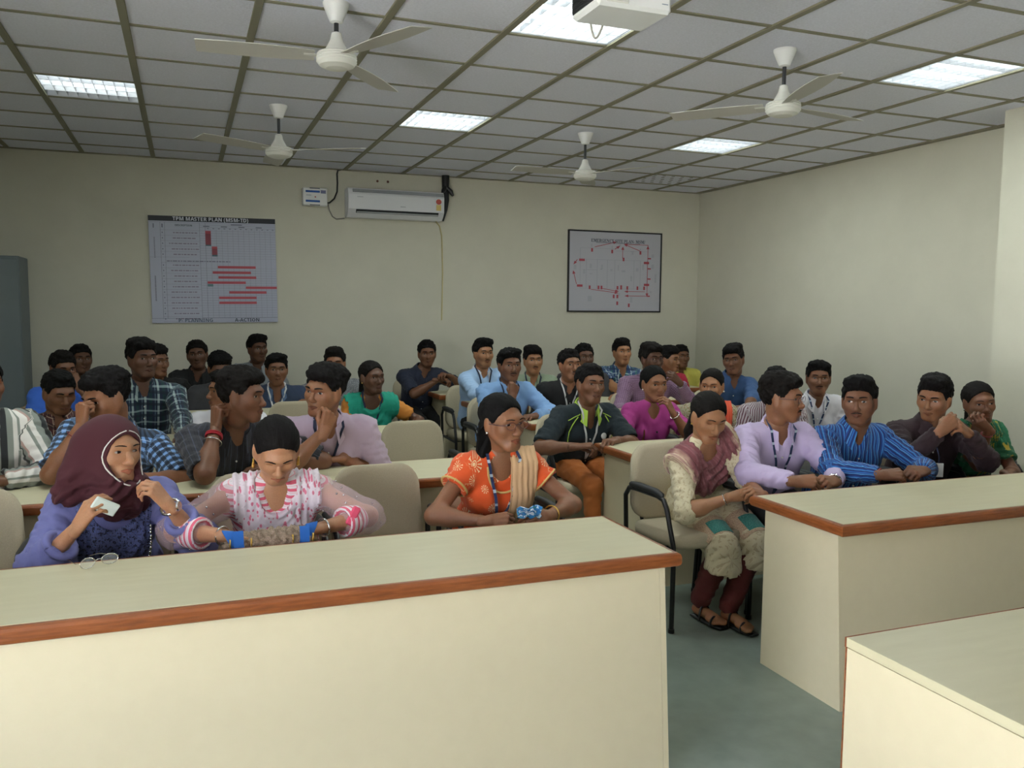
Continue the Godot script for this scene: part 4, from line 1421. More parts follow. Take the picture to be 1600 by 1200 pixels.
const PEOPLE := [
	{near = true, hy = 38.4, hp = 2, hr = -3, ty = 10.2, hair = "hijab", skin = 3, top = "purple_shawl", neck = "round", sleeve = "three", ease = 0.022, folds = 0.012, wide = 1.08, cuff = 1.5, brow = true, gaze = 0.7, pants = "dark", armR = {w = Vector3(0.493, 0.835, 1.060), hd = Vector3(0.500, 0.750, 0.250), pn = Vector3(0.650, -0.250, -0.600), pose = "hold", el = Vector3(-0.600, -0.900, 0.000)}, armL = {w = Vector3(0.773, 0.883, 1.040), hd = Vector3(-0.620, 0.780, 0.000), pn = Vector3(-0.750, -0.350, -0.500), pose = "curl", el = Vector3(0.700, -0.900, 0.100)}, id = "hijab", sex = "f", h = Vector3(0.586, 1.047, 0.800), label = "woman in a maroon headscarf and blue shawl holding a white paper"},
	{near = true, hy = 0.6, hp = 36, ty = -0.7, nk = Vector3(0.000, -0.145, -0.085), hair = "f_bun", skin = 3, top = "pink_stripe", neck = "v", sleeve = "none", ease = 0.018, wide = 1.12, shut = true, pants = "white_cloth", size = 0.97, armR = {w = Vector3(0.967, 0.767, 1.100), hd = Vector3(0.900, -0.150, 0.350), pn = Vector3(0.200, -0.900, 0.300), pose = "curl", el = Vector3(-1.000, -0.250, 0.000)}, armL = {w = Vector3(1.280, 0.767, 1.100), hd = Vector3(-0.900, -0.100, 0.400), pn = Vector3(-0.200, -0.900, 0.200), pose = "curl", el = Vector3(1.000, -0.150, 0.000)}, id = "pink", sex = "f", h = Vector3(1.160, 1.026, 0.860), label = "woman in a pink and white striped kurta with head bowed over a bag"},
	{near = true, hy = 19.5, hp = 3, hr = 2, ty = -0.2, hair = "f_loose", skin = 1, top = "orange_print", neck = "scoop", sleeve = "cap", ease = 0.014, pants = "dark", gaze = 0.35, armR = {w = Vector3(1.972, 0.712, 1.000), hd = Vector3(0.950, 0.050, 0.250), pn = Vector3(0.000, -0.600, -0.800), pose = "curl", el = Vector3(-0.900, -0.450, -0.100)}, armL = {w = Vector3(2.238, 0.714, 1.000), hd = Vector3(-0.900, 0.050, 0.300), pn = Vector3(-0.100, -0.600, -0.800), pose = "hold", el = Vector3(0.900, -0.450, -0.100)}, id = "orange", sex = "f", h = Vector3(2.107, 1.087, 0.800), label = "woman in an orange embroidered kurta with glasses and beige scarf"},
	{near = true, hy = -6.3, hp = 20, hr = -3, ty = 10.9, nk = Vector3(0.000, -0.150, -0.050), hair = "f_tail", skin = 2, top = "cream_print", neck = "round", sleeve = "elbow", ease = 0.014, skirt = true, shut = true, pants = "maroon", legs = true, baggy = 1.2, sandals = true, pel = Vector3(3.400, 0.565, 0.330), knR = Vector3(3.291, 0.401, 0.740), knL = Vector3(3.496, 0.402, 0.720), anR = Vector3(3.270, 0.085, 0.600), anL = Vector3(3.360, 0.085, 0.720), armR = {w = Vector3(3.276, 0.686, 0.840), hd = Vector3(0.950, 0.120, 0.150), pn = Vector3(0.100, -0.700, -0.700), pose = "curl", el = Vector3(-0.700, -0.700, -0.100)}, armL = {w = Vector3(3.424, 0.692, 0.860), hd = Vector3(-0.800, 0.250, 0.250), pn = Vector3(-0.200, -0.800, -0.500), pose = "curl", el = Vector3(0.600, -0.800, -0.200)}, id = "scarf", sex = "f", h = Vector3(3.286, 1.039, 0.600), label = "woman with a mauve scarf on an aisle chair beside the right front desk"},
	{near = true, wide = 0.95, hy = 33.1, hp = 2, hr = 0, ty = -5.4, hair = "m_full", skin = 1, top = "lilac", sleeve = "long", collar = true, lanyard = "navy_dash", low = -0.34, glasses = true, moustache = true, armR = {w = Vector3(3.573, 0.756, 0.920), hd = Vector3(0.900, 0.000, 0.400), pn = Vector3(0.200, -0.700, -0.600), pose = "curl", el = Vector3(-0.900, -0.600, -0.100)}, armL = {w = Vector3(3.806, 0.741, 0.920), hd = Vector3(-0.900, 0.100, 0.350), pn = Vector3(-0.200, -0.800, -0.500), pose = "curl", el = Vector3(0.900, -0.600, -0.100)}, id = "lilac", sex = "m", h = Vector3(3.774, 1.116, 0.550), label = "man in a lilac shirt with lanyard, head turned to his neighbour"},
	{near = true, wide = 0.95, hy = -51.5, hp = 2, hr = 2, ty = -9.8, hair = "m_quiff", skin = 0, top = "blue_stripe", sleeve = "long", collar = true, moustache = true, gaze = -0.5, armR = {w = Vector3(4.057, 0.768, 0.980), hd = Vector3(0.900, 0.000, 0.300), pn = Vector3(0.200, -0.800, -0.500), pose = "curl", el = Vector3(-0.900, -0.500, 0.000)}, armL = {w = Vector3(4.316, 0.772, 0.980), hd = Vector3(-0.900, 0.050, 0.250), pn = Vector3(-0.300, -0.800, -0.400), pose = "fist", el = Vector3(0.900, -0.500, 0.000)}, id = "stripe", sex = "m", h = Vector3(4.229, 1.096, 0.620), label = "man in a bright blue striped shirt with hands joined on the desk"},
	{near = true, hy = -65.7, hp = 12, hr = -4, ty = -15.9, hair = "m_quiff", skin = 1, top = "dark_maroon", sleeve = "long", collar = true, badge = true, gaze = -0.4, armR = {w = Vector3(4.588, 0.950, 0.840), hd = Vector3(0.750, 0.600, 0.100), pn = Vector3(0.300, -0.500, -0.700), pose = "curl", el = Vector3(-0.700, -0.900, 0.200)}, armL = {w = Vector3(4.750, 0.932, 0.860), hd = Vector3(-0.800, 0.450, 0.100), pn = Vector3(-0.200, -0.600, -0.700), pose = "curl", el = Vector3(0.800, -0.900, 0.200)}, id = "maroonman", sex = "m", h = Vector3(4.808, 1.092, 0.580), label = "man in a dark maroon shirt with wrists crossed before his chin"},
	{near = true, hy = -26.1, hp = 4, hr = 6, ty = -15.1, hair = "f_tail", skin = 0, top = "green_yellow", neck = "round", sleeve = "short", pants = "dark", gaze = 0.2, armR = {w = Vector3(5.046, 0.920, 0.740), hd = Vector3(-0.750, 0.600, -0.150), pn = Vector3(0.100, 0.750, -0.500), pose = "curl", el = Vector3(0.100, -1.000, 0.300)}, armL = {w = Vector3(5.146, 0.666, 0.800), hd = Vector3(0.200, -0.300, 0.900), pn = Vector3(0.000, -1.000, 0.000), pose = "relax", el = Vector3(0.900, -0.600, -0.200)}, id = "greengirl", sex = "f", h = Vector3(5.229, 1.043, 0.520), label = "woman in a green and yellow shawl resting her chin on her hand"},
	{near = true, hy = 31.1, ty = 15.6, hair = "m_short", skin = 0, top = "grey_bands", sleeve = "long", collar = true, ease = 0.024, armR = {w = Vector3(-0.071, 0.800, -0.024)}, armL = {w = Vector3(0.064, 0.800, -0.051), hd = Vector3(-1.000, 0.000, 0.200), pose = "relax", el = Vector3(0.900, -0.600, -0.100)}, id = "jacket", sex = "m", h = Vector3(-0.026, 1.215, -0.250), label = "man cut off by the left edge in a white and grey jacket"},
	{near = true, lean = 0.27, hy = -47.4, hp = 14, hr = 4, ty = -1.7, side = -0.09, nk = Vector3(0.030, -0.165, -0.070), hair = "m_full", skin = 1, top = "blue_check", sleeve = "half", collar = true, armR = {w = Vector3(0.402, 1.039, -0.020), hd = Vector3(0.050, 0.970, -0.200), pn = Vector3(0.750, 0.000, -0.600), pose = "fist", el = Vector3(-0.500, -0.900, 0.400)}, armL = {w = Vector3(0.602, 0.800, 0.073), hd = Vector3(-0.900, 0.000, 0.300), pose = "relax", el = Vector3(0.900, -0.400, 0.000)}, id = "bluecheck", sex = "m", h = Vector3(0.493, 1.144, -0.160), label = "man in a blue checked shirt leaning his forehead on his fist"},
	{near = true, lean = 0.27, hy = 62.7, hp = 4, hr = -2, ty = 12.3, nk = Vector3(-0.020, -0.165, -0.070), hair = "m_full", skin = 0, top = "dark_pin", sleeve = "half", collar = true, wide = 1.08, armR = {w = Vector3(0.967, 1.009, 0.020), hd = Vector3(0.120, 0.970, -0.100), pn = Vector3(0.800, 0.100, -0.500), pose = "fist", el = Vector3(-0.500, -0.900, 0.350)}, armL = {w = Vector3(1.239, 0.800, -0.042), hd = Vector3(-0.900, 0.000, 0.300), pose = "relax", el = Vector3(0.900, -0.400, 0.000)}, id = "greyman", sex = "m", h = Vector3(1.089, 1.152, -0.020), label = "man in a dark grey pinstripe shirt with his fist at his ear"},
	{near = true, lean = 0.27, hy = -44.6, hp = 3, hr = -5, ty = -4.3, nk = Vector3(0.020, -0.165, -0.070), hair = "m_full", skin = 1, top = "pale_lilac", sleeve = "half", collar = true, lanyard = "navy", low = -0.26, gaze = -0.1, wide = 1.05, folds = 0.01, armR = {w = Vector3(1.454, 0.980, 0.100), hd = Vector3(0.350, 0.900, -0.150), pn = Vector3(-0.200, 0.200, -0.900), pose = "fist", el = Vector3(-0.600, -0.900, 0.300)}, armL = {w = Vector3(1.584, 0.800, -0.153), hd = Vector3(-0.970, 0.000, 0.150), pose = "relax", el = Vector3(0.950, -0.250, -0.100)}, id = "cheek", sex = "m", h = Vector3(1.489, 1.155, -0.100), label = "man in a pale lilac shirt with his cheek on his fist"},
	{hy = 29.2, hp = 20, ty = 11.6, hair = "m_short", skin = 0, top = "maroon_plaid", sleeve = "long", collar = true, shut = true, armR = {w = Vector3(0.064, 0.800, -1.134)}, armL = {w = Vector3(0.236, 0.800, -1.077)}, id = "maroonplaid", sex = "m", h = Vector3(0.123, 1.054, -1.550), label = "man in a maroon and cream plaid shirt looking down"},
	{hy = 26.5, hp = -2, ty = 11.3, hair = "m_full", skin = 4, top = "navy_plaid", sleeve = "long", collar = true, wide = 1.12, armR = {w = Vector3(0.562, 0.800, -1.328)}, armL = {w = Vector3(0.813, 0.800, -1.302)}, id = "navyplaid", sex = "m", h = Vector3(0.580, 1.232, -1.780), label = "man in a navy, green and white plaid shirt"},
	{hy = -74.3, ty = -11.2, hair = "m_side", skin = 1, top = "white_shirt", sleeve = "long", collar = true, armR = {w = Vector3(0.958, 0.800, -1.200)}, armL = {w = Vector3(1.120, 0.800, -1.147)}, id = "whiteprofile", sex = "m", h = Vector3(1.075, 1.035, -1.520), label = "man in white half hidden behind the pinstripe shirt"},
	{hy = 20.3, hp = 0, ty = 2.2, hair = "f_tail", skin = 4, top = "orange_sleeve", neck = "round", sleeve = "short", lanyard = "navy", low = -0.26, armL = {w = Vector3(2.390, 0.726, -1.750), el = Vector3(0.900, -0.500, -0.100)}, armR = {w = Vector3(1.952, 0.735, -1.650)}, id = "sari", sex = "f", h = Vector3(2.111, 1.066, -1.950), label = "woman in a green and orange sari beside an empty chair"},
	{lean = 0.1, hy = 26.9, hp = 12, hair = "m_short", skin = 0, top = "bright_blue", sleeve = "short", collar = true, armR = {w = Vector3(-0.090, 0.800, -2.811)}, armL = {w = Vector3(0.089, 0.972, -2.850), hd = Vector3(-0.400, 0.900, -0.100), pn = Vector3(-0.400, 0.000, -0.900), pose = "fist", el = Vector3(0.700, -0.900, 0.200)}, id = "brightblue", sex = "m", h = Vector3(-0.024, 1.104, -2.980), label = "man in a bright blue shirt with a hand at his face", ty = 3.5},
	{hy = 20.9, hair = "m_short", skin = 4, top = "grey_blue", sleeve = "long", collar = true, id = "backgrey", sex = "m", h = Vector3(-0.012, 1.110, -4.050), label = "man in grey blue at the back near the steel cupboard", ty = 3.0},
	{lean = 0.1, hy = 41.8, hair = "m_full", skin = 0, top = "black_shirt", sleeve = "short", collar = true, id = "backdark", sex = "m", h = Vector3(0.619, 1.136, -3.100), label = "man in black half hidden behind the navy plaid shirt", ty = 0.9},
	{hy = -4.7, hr = 5, hair = "m_short", skin = 4, top = "black_shirt", sleeve = "short", collar = true, armR = {w = Vector3(1.001, 0.837, -3.620), hd = Vector3(0.900, 0.000, 0.200), el = Vector3(-0.900, -0.500, 0.100)}, armL = {w = Vector3(0.911, 0.812, -3.550), hd = Vector3(-0.900, 0.000, 0.200), el = Vector3(0.900, -0.500, 0.100)}, id = "blackpolo", sex = "m", h = Vector3(0.939, 1.146, -3.900), label = "man in a black polo with white cuffs, arms folded on the desk", ty = -0.3},
	{lean = 0.1, hy = 10.0, hp = 24, hair = "m_side", skin = 0, top = "dark_grey", sleeve = "long", collar = true, shut = true, id = "bowed", sex = "m", h = Vector3(1.094, 1.090, -2.980), label = "man in dark grey with bowed head behind the white shirt", ty = -1.0},
	{hy = 19.7, hair = "m_quiff", skin = 4, top = "light_grey", sleeve = "long", collar = true, id = "backleft", sex = "m", h = Vector3(1.472, 1.184, -4.100), label = "man in a light grey shirt sitting tallest against the wall on the left", ty = -2.2},
	{lean = 0.1, hy = 0.5, hp = 2, hair = "m_side", skin = 0, top = "denim", sleeve = "long", collar = true, open = 0.14, collar_mat = "denim_pale", lanyard = "white", low = -0.22, id = "denim", sex = "m", h = Vector3(1.533, 1.069, -2.950), label = "man in a denim blue shirt with paler collar and thin cord", ty = -2.8},
	{lean = 0.1, hy = -13.2, hp = 4, hair = "m_quiff", skin = 1, top = "speckle", sleeve = "half", collar = true, armR = {w = Vector3(1.767, 0.800, -2.882), el = Vector3(-0.900, -0.400, 0.000)}, id = "speckle", sex = "m", h = Vector3(2.022, 1.107, -3.050), label = "man in a grey speckled shirt behind the woman in green", ty = -4.6},
	{hy = -7.3, hp = 4, ty = 6.3, hair = "m_short", skin = 0, top = "navy_shirt", sleeve = "half", collar = true, nk = Vector3(-0.030, -0.175, -0.060), armR = {w = Vector3(3.086, 0.890, -3.620), hd = Vector3(0.900, 0.050, 0.200), pose = "curl", el = Vector3(-0.800, -0.700, 0.000)}, armL = {w = Vector3(3.214, 0.925, -3.620), hd = Vector3(-0.600, 0.200, 0.300), pose = "curl", el = Vector3(0.900, -0.500, 0.000)}, id = "navyman", sex = "m", h = Vector3(3.051, 1.136, -3.860), label = "man in a navy shirt at the aisle end of the rearmost right desk"},
	{lean = 0.1, hy = 4.9, ty = 4.4, hair = "m_quiff", skin = 2, top = "pale_blue", collar_mat = "white_shirt", sleeve = "roll", collar = true, lanyard = "navy", low = -0.26, moustache = true, armR = {w = Vector3(3.239, 0.800, -2.436), hd = Vector3(0.900, 0.000, 0.200), el = Vector3(-0.900, -0.400, 0.000)}, armL = {w = Vector3(3.413, 0.800, -2.705), hd = Vector3(-0.700, 0.000, 0.500), el = Vector3(0.900, -0.400, 0.000)}, id = "paleblue", sex = "m", h = Vector3(3.336, 1.177, -3.000), label = "man in a pale blue shirt with a white collar and black lanyard"},
	{hy = -0.9, hp = 2, ty = 5.5, hair = "m_side", skin = 0, top = "sky_blue", sleeve = "long", collar = true, lanyard = "navy", low = -0.26, moustache = true, armR = {w = Vector3(3.100, 0.924, -1.660), hd = Vector3(0.250, 0.930, -0.100), pn = Vector3(0.200, 0.200, -0.900), pose = "fist", el = Vector3(-0.500, -0.900, 0.200)}, armL = {w = Vector3(3.257, 0.782, -1.600), el = Vector3(0.900, -0.400, 0.000)}, id = "thinker", sex = "m", h = Vector3(3.161, 1.147, -1.880), label = "man in a light blue shirt holding his fist to his chin"},
	{lean = 0.1, hy = -8.5, hair = "m_full", skin = 2, top = "sage", sleeve = "short", collar = true, lanyard = "navy", low = -0.25, moustache = true, id = "sage", sex = "m", h = Vector3(3.843, 1.104, -3.050), label = "smiling man in a sage green shirt behind the two pale blue shirts", ty = -11.3},
	{hy = 1.0, hp = -2, ty = -0.5, hair = "m_short", skin = 1, top = "black_shirt", sleeve = "long", collar = true, lanyard = "white", low = -0.22, moustache = true, wide = 1.1, id = "blackshirt", sex = "m", h = Vector3(3.749, 1.127, -2.050), label = "man in a black shirt with a thin white cord"},
	{lean = 0.1, hy = -8.0, hair = "m_short", skin = 4, top = "dark_grey", sleeve = "long", collar = true, id = "backmid", sex = "m", h = Vector3(4.333, 1.131, -2.980), label = "man in dark clothes peering over the black shirt", ty = -13.0},
	{lean = 0.1, hy = -8.5, hp = -2, ty = -8.2, hair = "m_quiff", skin = 2, top = "bluegreen_plaid", sleeve = "short", collar = true, armR = {w = Vector3(4.695, 0.800, -2.676), hd = Vector3(0.900, 0.000, 0.200), el = Vector3(-0.900, -0.400, 0.000)}, armL = {w = Vector3(4.552, 0.800, -2.596), hd = Vector3(-0.900, 0.000, 0.200), el = Vector3(0.900, -0.400, 0.000)}, id = "backplaid", sex = "m", h = Vector3(4.797, 1.168, -3.100), label = "man in a blue and green plaid shirt with arms folded on the desk"},
	{near = true, hy = 1.6, hp = 0, hr = -4, ty = 4.8, hair = "m_short", skin = 0, top = "teal_black", collar_mat = "neon", sleeve = "half", collar = true, lanyard = "white", low = -0.3, open = 0.14, pants = "orange_pants", legs = true, neon = true, armR = {w = Vector3(3.031, 0.748, -0.400), hd = Vector3(0.900, 0.050, 0.300), pn = Vector3(0.200, -0.900, 0.000), pose = "curl", el = Vector3(-0.900, -0.600, 0.000)}, armL = {w = Vector3(3.289, 0.777, -0.380), hd = Vector3(-0.800, 0.000, 0.500), pose = "curl", el = Vector3(0.900, -0.600, 0.000)}, id = "neon", sex = "m", h = Vector3(3.257, 1.099, -0.680), label = "man in a dark shirt with neon green trim and orange trousers by the aisle"},
	{hy = 3.6, hp = 0, ty = -5.2, hair = "m_full", skin = 4, top = "mauve_check", sleeve = "long", collar = true, glasses = true, wide = 1.08, armL = {w = Vector3(4.569, 0.991, -1.700), hd = Vector3(-0.750, 0.600, 0.000), pn = Vector3(-0.300, -0.200, -0.900), pose = "curl", el = Vector3(0.700, -0.900, 0.200)}, armR = {w = Vector3(4.066, 0.801, -1.600)}, id = "glassesman", sex = "m", h = Vector3(4.432, 1.172, -1.920), label = "man in a mauve checked shirt with glasses, hand raised near his face"},
	{lean = 0.1, hy = 26.4, ty = 4.2, hair = "m_full", skin = 1, top = "red_shirt", sleeve = "short", collar = true, id = "red", sex = "m", h = Vector3(5.299, 1.090, -3.050), label = "man in a red shirt turned to his left in the rear right block"},
	{hy = -2.4, hair = "m_short", skin = 0, top = "yellow_shirt", sleeve = "short", collar = true, id = "yellow", sex = "m", h = Vector3(5.969, 1.067, -3.900), label = "man with a yellow collar at the back, behind the red shirt", ty = -16.2},
	{near = true, hy = -2.7, hp = 3, ty = -7.3, hair = "f_bun", skin = 1, top = "magenta", neck = "v", collar = false, sleeve = "short", armL = {w = Vector3(3.837, 0.903, -0.620), hd = Vector3(-0.450, 0.850, -0.100), pn = Vector3(-0.600, 0.000, -0.700), pose = "hold", el = Vector3(0.600, -0.900, 0.300)}, armR = {w = Vector3(3.488, 0.631, -0.550), el = Vector3(-0.800, -0.700, -0.200)}, id = "magenta", sex = "f", h = Vector3(3.822, 1.072, -0.840), label = "woman in a magenta blouse with fingers at her mouth"},
	{hy = -44.4, hp = 4, hair = "f_tail", skin = 2, top = "floral", neck = "round", sleeve = "short", id = "orangescarf", sex = "f", h = Vector3(4.341, 1.039, -0.920), label = "woman with an orange scarf half hidden behind the mauve scarf", ty = -17.2},
	{hy = -47.8, hp = 4, hr = 8, ty = -11.9, hair = "m_full", skin = 0, top = "mid_blue", sleeve = "roll", collar = true, wide = 1.06, armR = {w = Vector3(4.728, 0.800, -1.406), hd = Vector3(0.900, 0.000, 0.300), el = Vector3(-0.900, -0.400, 0.000)}, armL = {w = Vector3(5.003, 0.800, -1.412), hd = Vector3(-0.950, 0.000, 0.150), el = Vector3(0.900, -0.400, 0.000)}, id = "bluetilt", sex = "m", h = Vector3(5.239, 1.156, -1.920), label = "man in a mid blue shirt tilting his head, forearms on the desk"},
	{hy = -53.5, hair = "m_short", skin = 1, top = "maroon_pin", sleeve = "long", collar = true, id = "pinstripe", sex = "m", h = Vector3(4.754, 1.053, -0.740), label = "man in a white and maroon striped shirt behind the lilac shirt", ty = -19.2},
	{near = true, hy = -35.0, hp = 2, ty = -14.5, hair = "m_side", skin = 0, top = "white_shirt", sleeve = "long", collar = true, lanyard = "navy_dash", low = -0.24, moustache = true, id = "whitelanyard", sex = "m", h = Vector3(5.288, 1.078, -0.920), label = "man in a white shirt with a black lanyard behind the blue stripes"},
]
# ---------- cloth ----------
var cloths := {}
func bands_tex(base: Color, cols: Array, rows: Array, size := 96) -> ImageTexture:
	# cols and rows: [from, to, colour, strength], woven over each other
	var im := Image.create(size, size, false, Image.FORMAT_RGB8)
	for y in size:
		for x in size:
			var c := base
			for b in cols:
				if x >= b[0] * size and x < b[1] * size: c = c.lerp(b[2], b[3])
			for b in rows:
				if y >= b[0] * size and y < b[1] * size: c = c.lerp(b[2], b[3])
			im.set_pixel(x, y, c)
	return ImageTexture.create_from_image(im)
func blot_tex(base: Color, spots: Array, size := 128, seed_ := 3) -> ImageTexture:
	# spots: [colour, frequency, threshold]
	var im := Image.create(size, size, false, Image.FORMAT_RGB8)
	im.fill(base)
	for q in spots.size():
		var f := FastNoiseLite.new()
		f.noise_type = FastNoiseLite.TYPE_CELLULAR if spots[q].size() > 3 else FastNoiseLite.TYPE_SIMPLEX_SMOOTH
		f.seed = seed_ + q
		f.frequency = spots[q][1]
		for y in size:
			for x in size:
				if f.get_noise_2d(x, y) > spots[q][2]: im.set_pixel(x, y, spots[q][0])
	return ImageTexture.create_from_image(im)
func cloth(key: String) -> StandardMaterial3D:
	if cloths.has(key): return cloths[key]
	var m: StandardMaterial3D
	var flat := {lilac = "c3b3d6", dark_maroon = "2c1a20", pale_lilac = "b9a5b8", white_shirt = "d6d3da", bright_blue = "3c6fd8", grey_blue = "8593a0", black_shirt = "17171a", dark_grey = "3a3a40", light_grey = "84898f", denim = "2c3a55", denim_pale = "4a5f80", navy_shirt = "20263a", pale_blue = "a4c2e8", sky_blue = "7da2d2", sage = "8f9c86", teal_black = "152229", neon = "a9c94a", red_shirt = "a31f3a", yellow_shirt = "c9bf5a", magenta = "a93a86", mid_blue = "35527f", dark = "1b1b20", white_cloth = "c9c4c6", maroon = "5e2724", orange_pants = "b0642c", navy = "1c2440", white = "c8c8c8", purple_shawl = "6a6da2", hijab = "431520", beige_scarf = "cba67e", orange_scarf = "d8583c", green_scarf = "1f6b4a", sari = "158f78", orange_sleeve = "c07a2c", black_trousers = "141417", cream_trim = "c9a766", pink_plain = "d8506e", blue_ribbon = "1f5fb0"}
	if flat.has(key):
		m = plain_mat(Color(flat[key]), 0.85)
	else:
		var W := Color.WHITE
		var per := 10.0
		var t: Texture2D
		match key:
			"blue_stripe":
				t = bands_tex(Color("1d3f86"), [[0.0, 0.12, Color("3f86c4"), 1.0], [0.2, 0.26, Color("16264f"), 1.0], [0.34, 0.44, Color("2f6fb8"), 1.0], [0.55, 0.62, Color("5fa6d6"), 1.0], [0.72, 0.82, Color("14224a"), 1.0]], [])
				per = 22.0
			"blue_check":
				t = bands_tex(Color("6f9ad0"), [[0.0, 0.5, Color("10131c"), 0.62]], [[0.0, 0.5, Color("10131c"), 0.62], [0.7, 0.78, Color("b8d0ee"), 0.7]])
				per = 28.0
			"dark_pin":
				t = bands_tex(Color("2f3038"), [[0.0, 0.10, Color("4d5466"), 0.9], [0.5, 0.56, Color("1d1e26"), 0.9]], [])
				per = 34.0
			"grey_bands":
				t = bands_tex(Color("8a9088"), [[0.0, 0.22, Color("e6e2dc"), 1.0], [0.22, 0.30, Color("b89a92"), 1.0], [0.42, 0.62, Color("2b2e30"), 1.0], [0.8, 0.92, Color("e0dcd6"), 1.0]], [])
				per = 7.0
			"maroon_plaid":
				t = bands_tex(Color("4a2126"), [[0.0, 0.07, Color("c9b49a"), 0.8], [0.4, 0.7, Color("241417"), 0.7], [0.52, 0.56, Color("b59a86"), 0.7]], [[0.0, 0.07, Color("c9b49a"), 0.7], [0.4, 0.7, Color("241417"), 0.6], [0.52, 0.56, Color("b59a86"), 0.6]])
				per = 22.0
			"navy_plaid":
				t = bands_tex(Color("16243c"), [[0.0, 0.16, Color("b8c8c4"), 0.75], [0.36, 0.6, Color("123a3c"), 0.7], [0.8, 0.86, Color("7f9aa4"), 0.6]], [[0.0, 0.14, Color("b8c8c4"), 0.6], [0.36, 0.6, Color("0e1a2a"), 0.6]])
				per = 13.0
			"bluegreen_plaid":
				t = bands_tex(Color("27406a"), [[0.0, 0.10, Color("c8d8d6"), 0.8], [0.4, 0.62, Color("2f6a62"), 0.8]], [[0.0, 0.10, Color("c8d8d6"), 0.7], [0.4, 0.62, Color("1a2a4a"), 0.7]])
				per = 14.0
			"mauve_check":
				t = bands_tex(Color("8e6f8c"), [[0.0, 0.2, Color("5b3f56"), 0.8]], [[0.0, 0.2, Color("5b3f56"), 0.8]])
				per = 70.0
			"maroon_pin":
				t = bands_tex(Color("c3bcc2"), [[0.0, 0.4, Color("5a2a3a"), 0.9]], [])
				per = 60.0
			"speckle":
				t = blot_tex(Color("55585e"), [[Color("b4b4b4"), 0.35, 0.2]], 96)
				per = 6.0
			"pink_stripe":
				t = bands_tex(Color("e8dfe4"), [], [[0.0, 0.42, Color("d66078"), 1.0], [0.6, 0.66, Color("e9a9b4"), 1.0]])
				per = 42.0
			"pink_dots":
				t = dots_tex(Color("e0d3dc"), Color("d0708a"), 260, 3, 17)
				per = 1.0
			"orange_print":
				t = orange_print()
				per = 3.8
			"cream_print":
				t = blot_tex(Color("cfc4a4"), [[Color("b9a98a"), 0.05, 0.25], [Color("6a1f2c"), 0.06, -0.10, 1]], 160, 21)
				per = 5.0
			"kurta_hem":
				t = blot_tex(Color("c0a488"), [[Color("5f3a3a"), 0.12, 0.25], [Color("d8c8a8"), 0.2, 0.25]], 128, 31)
				per = 6.0
			"teal_sequin":
				t = blot_tex(Color("2f7a72"), [[Color("8fc4b8"), 0.3, 0.35], [Color("1c4a48"), 0.2, 0.3]], 96, 41)
				per = 2.5
			"blue_print":
				t = blot_tex(Color("555d8c"), [[Color("22243c"), 0.028, 0.22], [Color("5a6cae"), 0.05, 0.34], [Color("1a1c38"), 0.07, 0.42]], 192, 51)
				per = 3.2
			"green_yellow":
				t = blot_tex(Color("1d5c3c"), [[Color("a8922e"), 0.02, 0.15]], 128, 61)
				per = 4.0
			"floral":
				t = blot_tex(Color("b8b096"), [[Color("6f7a3a"), 0.06, 0.25], [Color("a85a48"), 0.08, 0.35]], 128, 71)
				per = 7.0
			"mauve_dye":
				t = mauve_dye()
				per = 1.0
			"navy_dash":
				t = bands_tex(Color("22325a"), [], [[0.0, 0.2, Color("c4d2dc"), 0.9]])
				per = 7.0
		m = uv_mat(t, 0.85, Vector2(per, per))
	m.rim_enabled = true
	m.rim = 0.25
	cloths[key] = m
	return m
func dots_tex(base: Color, dot: Color, count: int, r: int, seed_: int) -> ImageTexture:
	var n := 256
	var im := Image.create(n, n, false, Image.FORMAT_RGB8)
	im.fill(base)
	var rng := RandomNumberGenerator.new()
	rng.seed = seed_
	for k in count:
		var c := Vector2(rng.randf_range(0, n), rng.randf_range(0, n))
		var rr := r * rng.randf_range(0.6, 1.2)
		for y in range(-r * 2, r * 2):
			for x in range(-r * 2, r * 2):
				if Vector2(x, y * 0.6).length() < rr: im.set_pixel(posmod(int(c.x) + x, n), posmod(int(c.y) + y, n), dot)
	return ImageTexture.create_from_image(im)
func orange_print() -> ImageTexture:
	var n := 384
	var im := Image.create(n, n, false, Image.FORMAT_RGB8)
	im.fill(Color("d9541f"))
	var cream := Color("e4c9a0")
	var flower := func(cx: float, cy: float, r: float, petals: int) -> void:
		for y in range(int(cy - r), int(cy + r) + 1):
			for x in range(int(cx - r), int(cx + r) + 1):
				var d := Vector2(x - cx, y - cy)
				var q := d.length() / r
				var an := d.angle()
				var on := (q < 0.16) or (q > 0.24 and q < 0.32) or (q > 0.42 and q < 0.92 and cos(an * petals) > 0.55) or (q > 0.90 and q < 0.99 and cos(an * petals) > -0.2)
				if on: im.set_pixel(posmod(x, n), posmod(y, n), cream)
	for f in [[70, 60, 34, 12], [190, 190, 54, 14], [320, 70, 34, 12], [60, 240, 44, 12], [330, 260, 44, 12], [190, 40, 12, 6], [130, 130, 12, 6], [255, 130, 12, 6], [120, 330, 22, 10], [265, 340, 22, 10], [30, 150, 10, 5], [370, 170, 10, 5]]:
		flower.call(f[0], f[1], f[2], f[3])
	for k in 2:
		for q in 26:
			var t := q / 25.0 * 2.6
			var x := (70.0 if k == 0 else 320.0) + sin(t * 2.0) * 24.0
			var y := 100.0 + t * 42.0
			im.fill_rect(Rect2i(int(x), int(y), 4, 3), cream)
			im.fill_rect(Rect2i(int(x + 9 * cos(t * 7.0)), int(y + 9 * sin(t * 7.0)), 3, 3), cream)
	return ImageTexture.create_from_image(im)
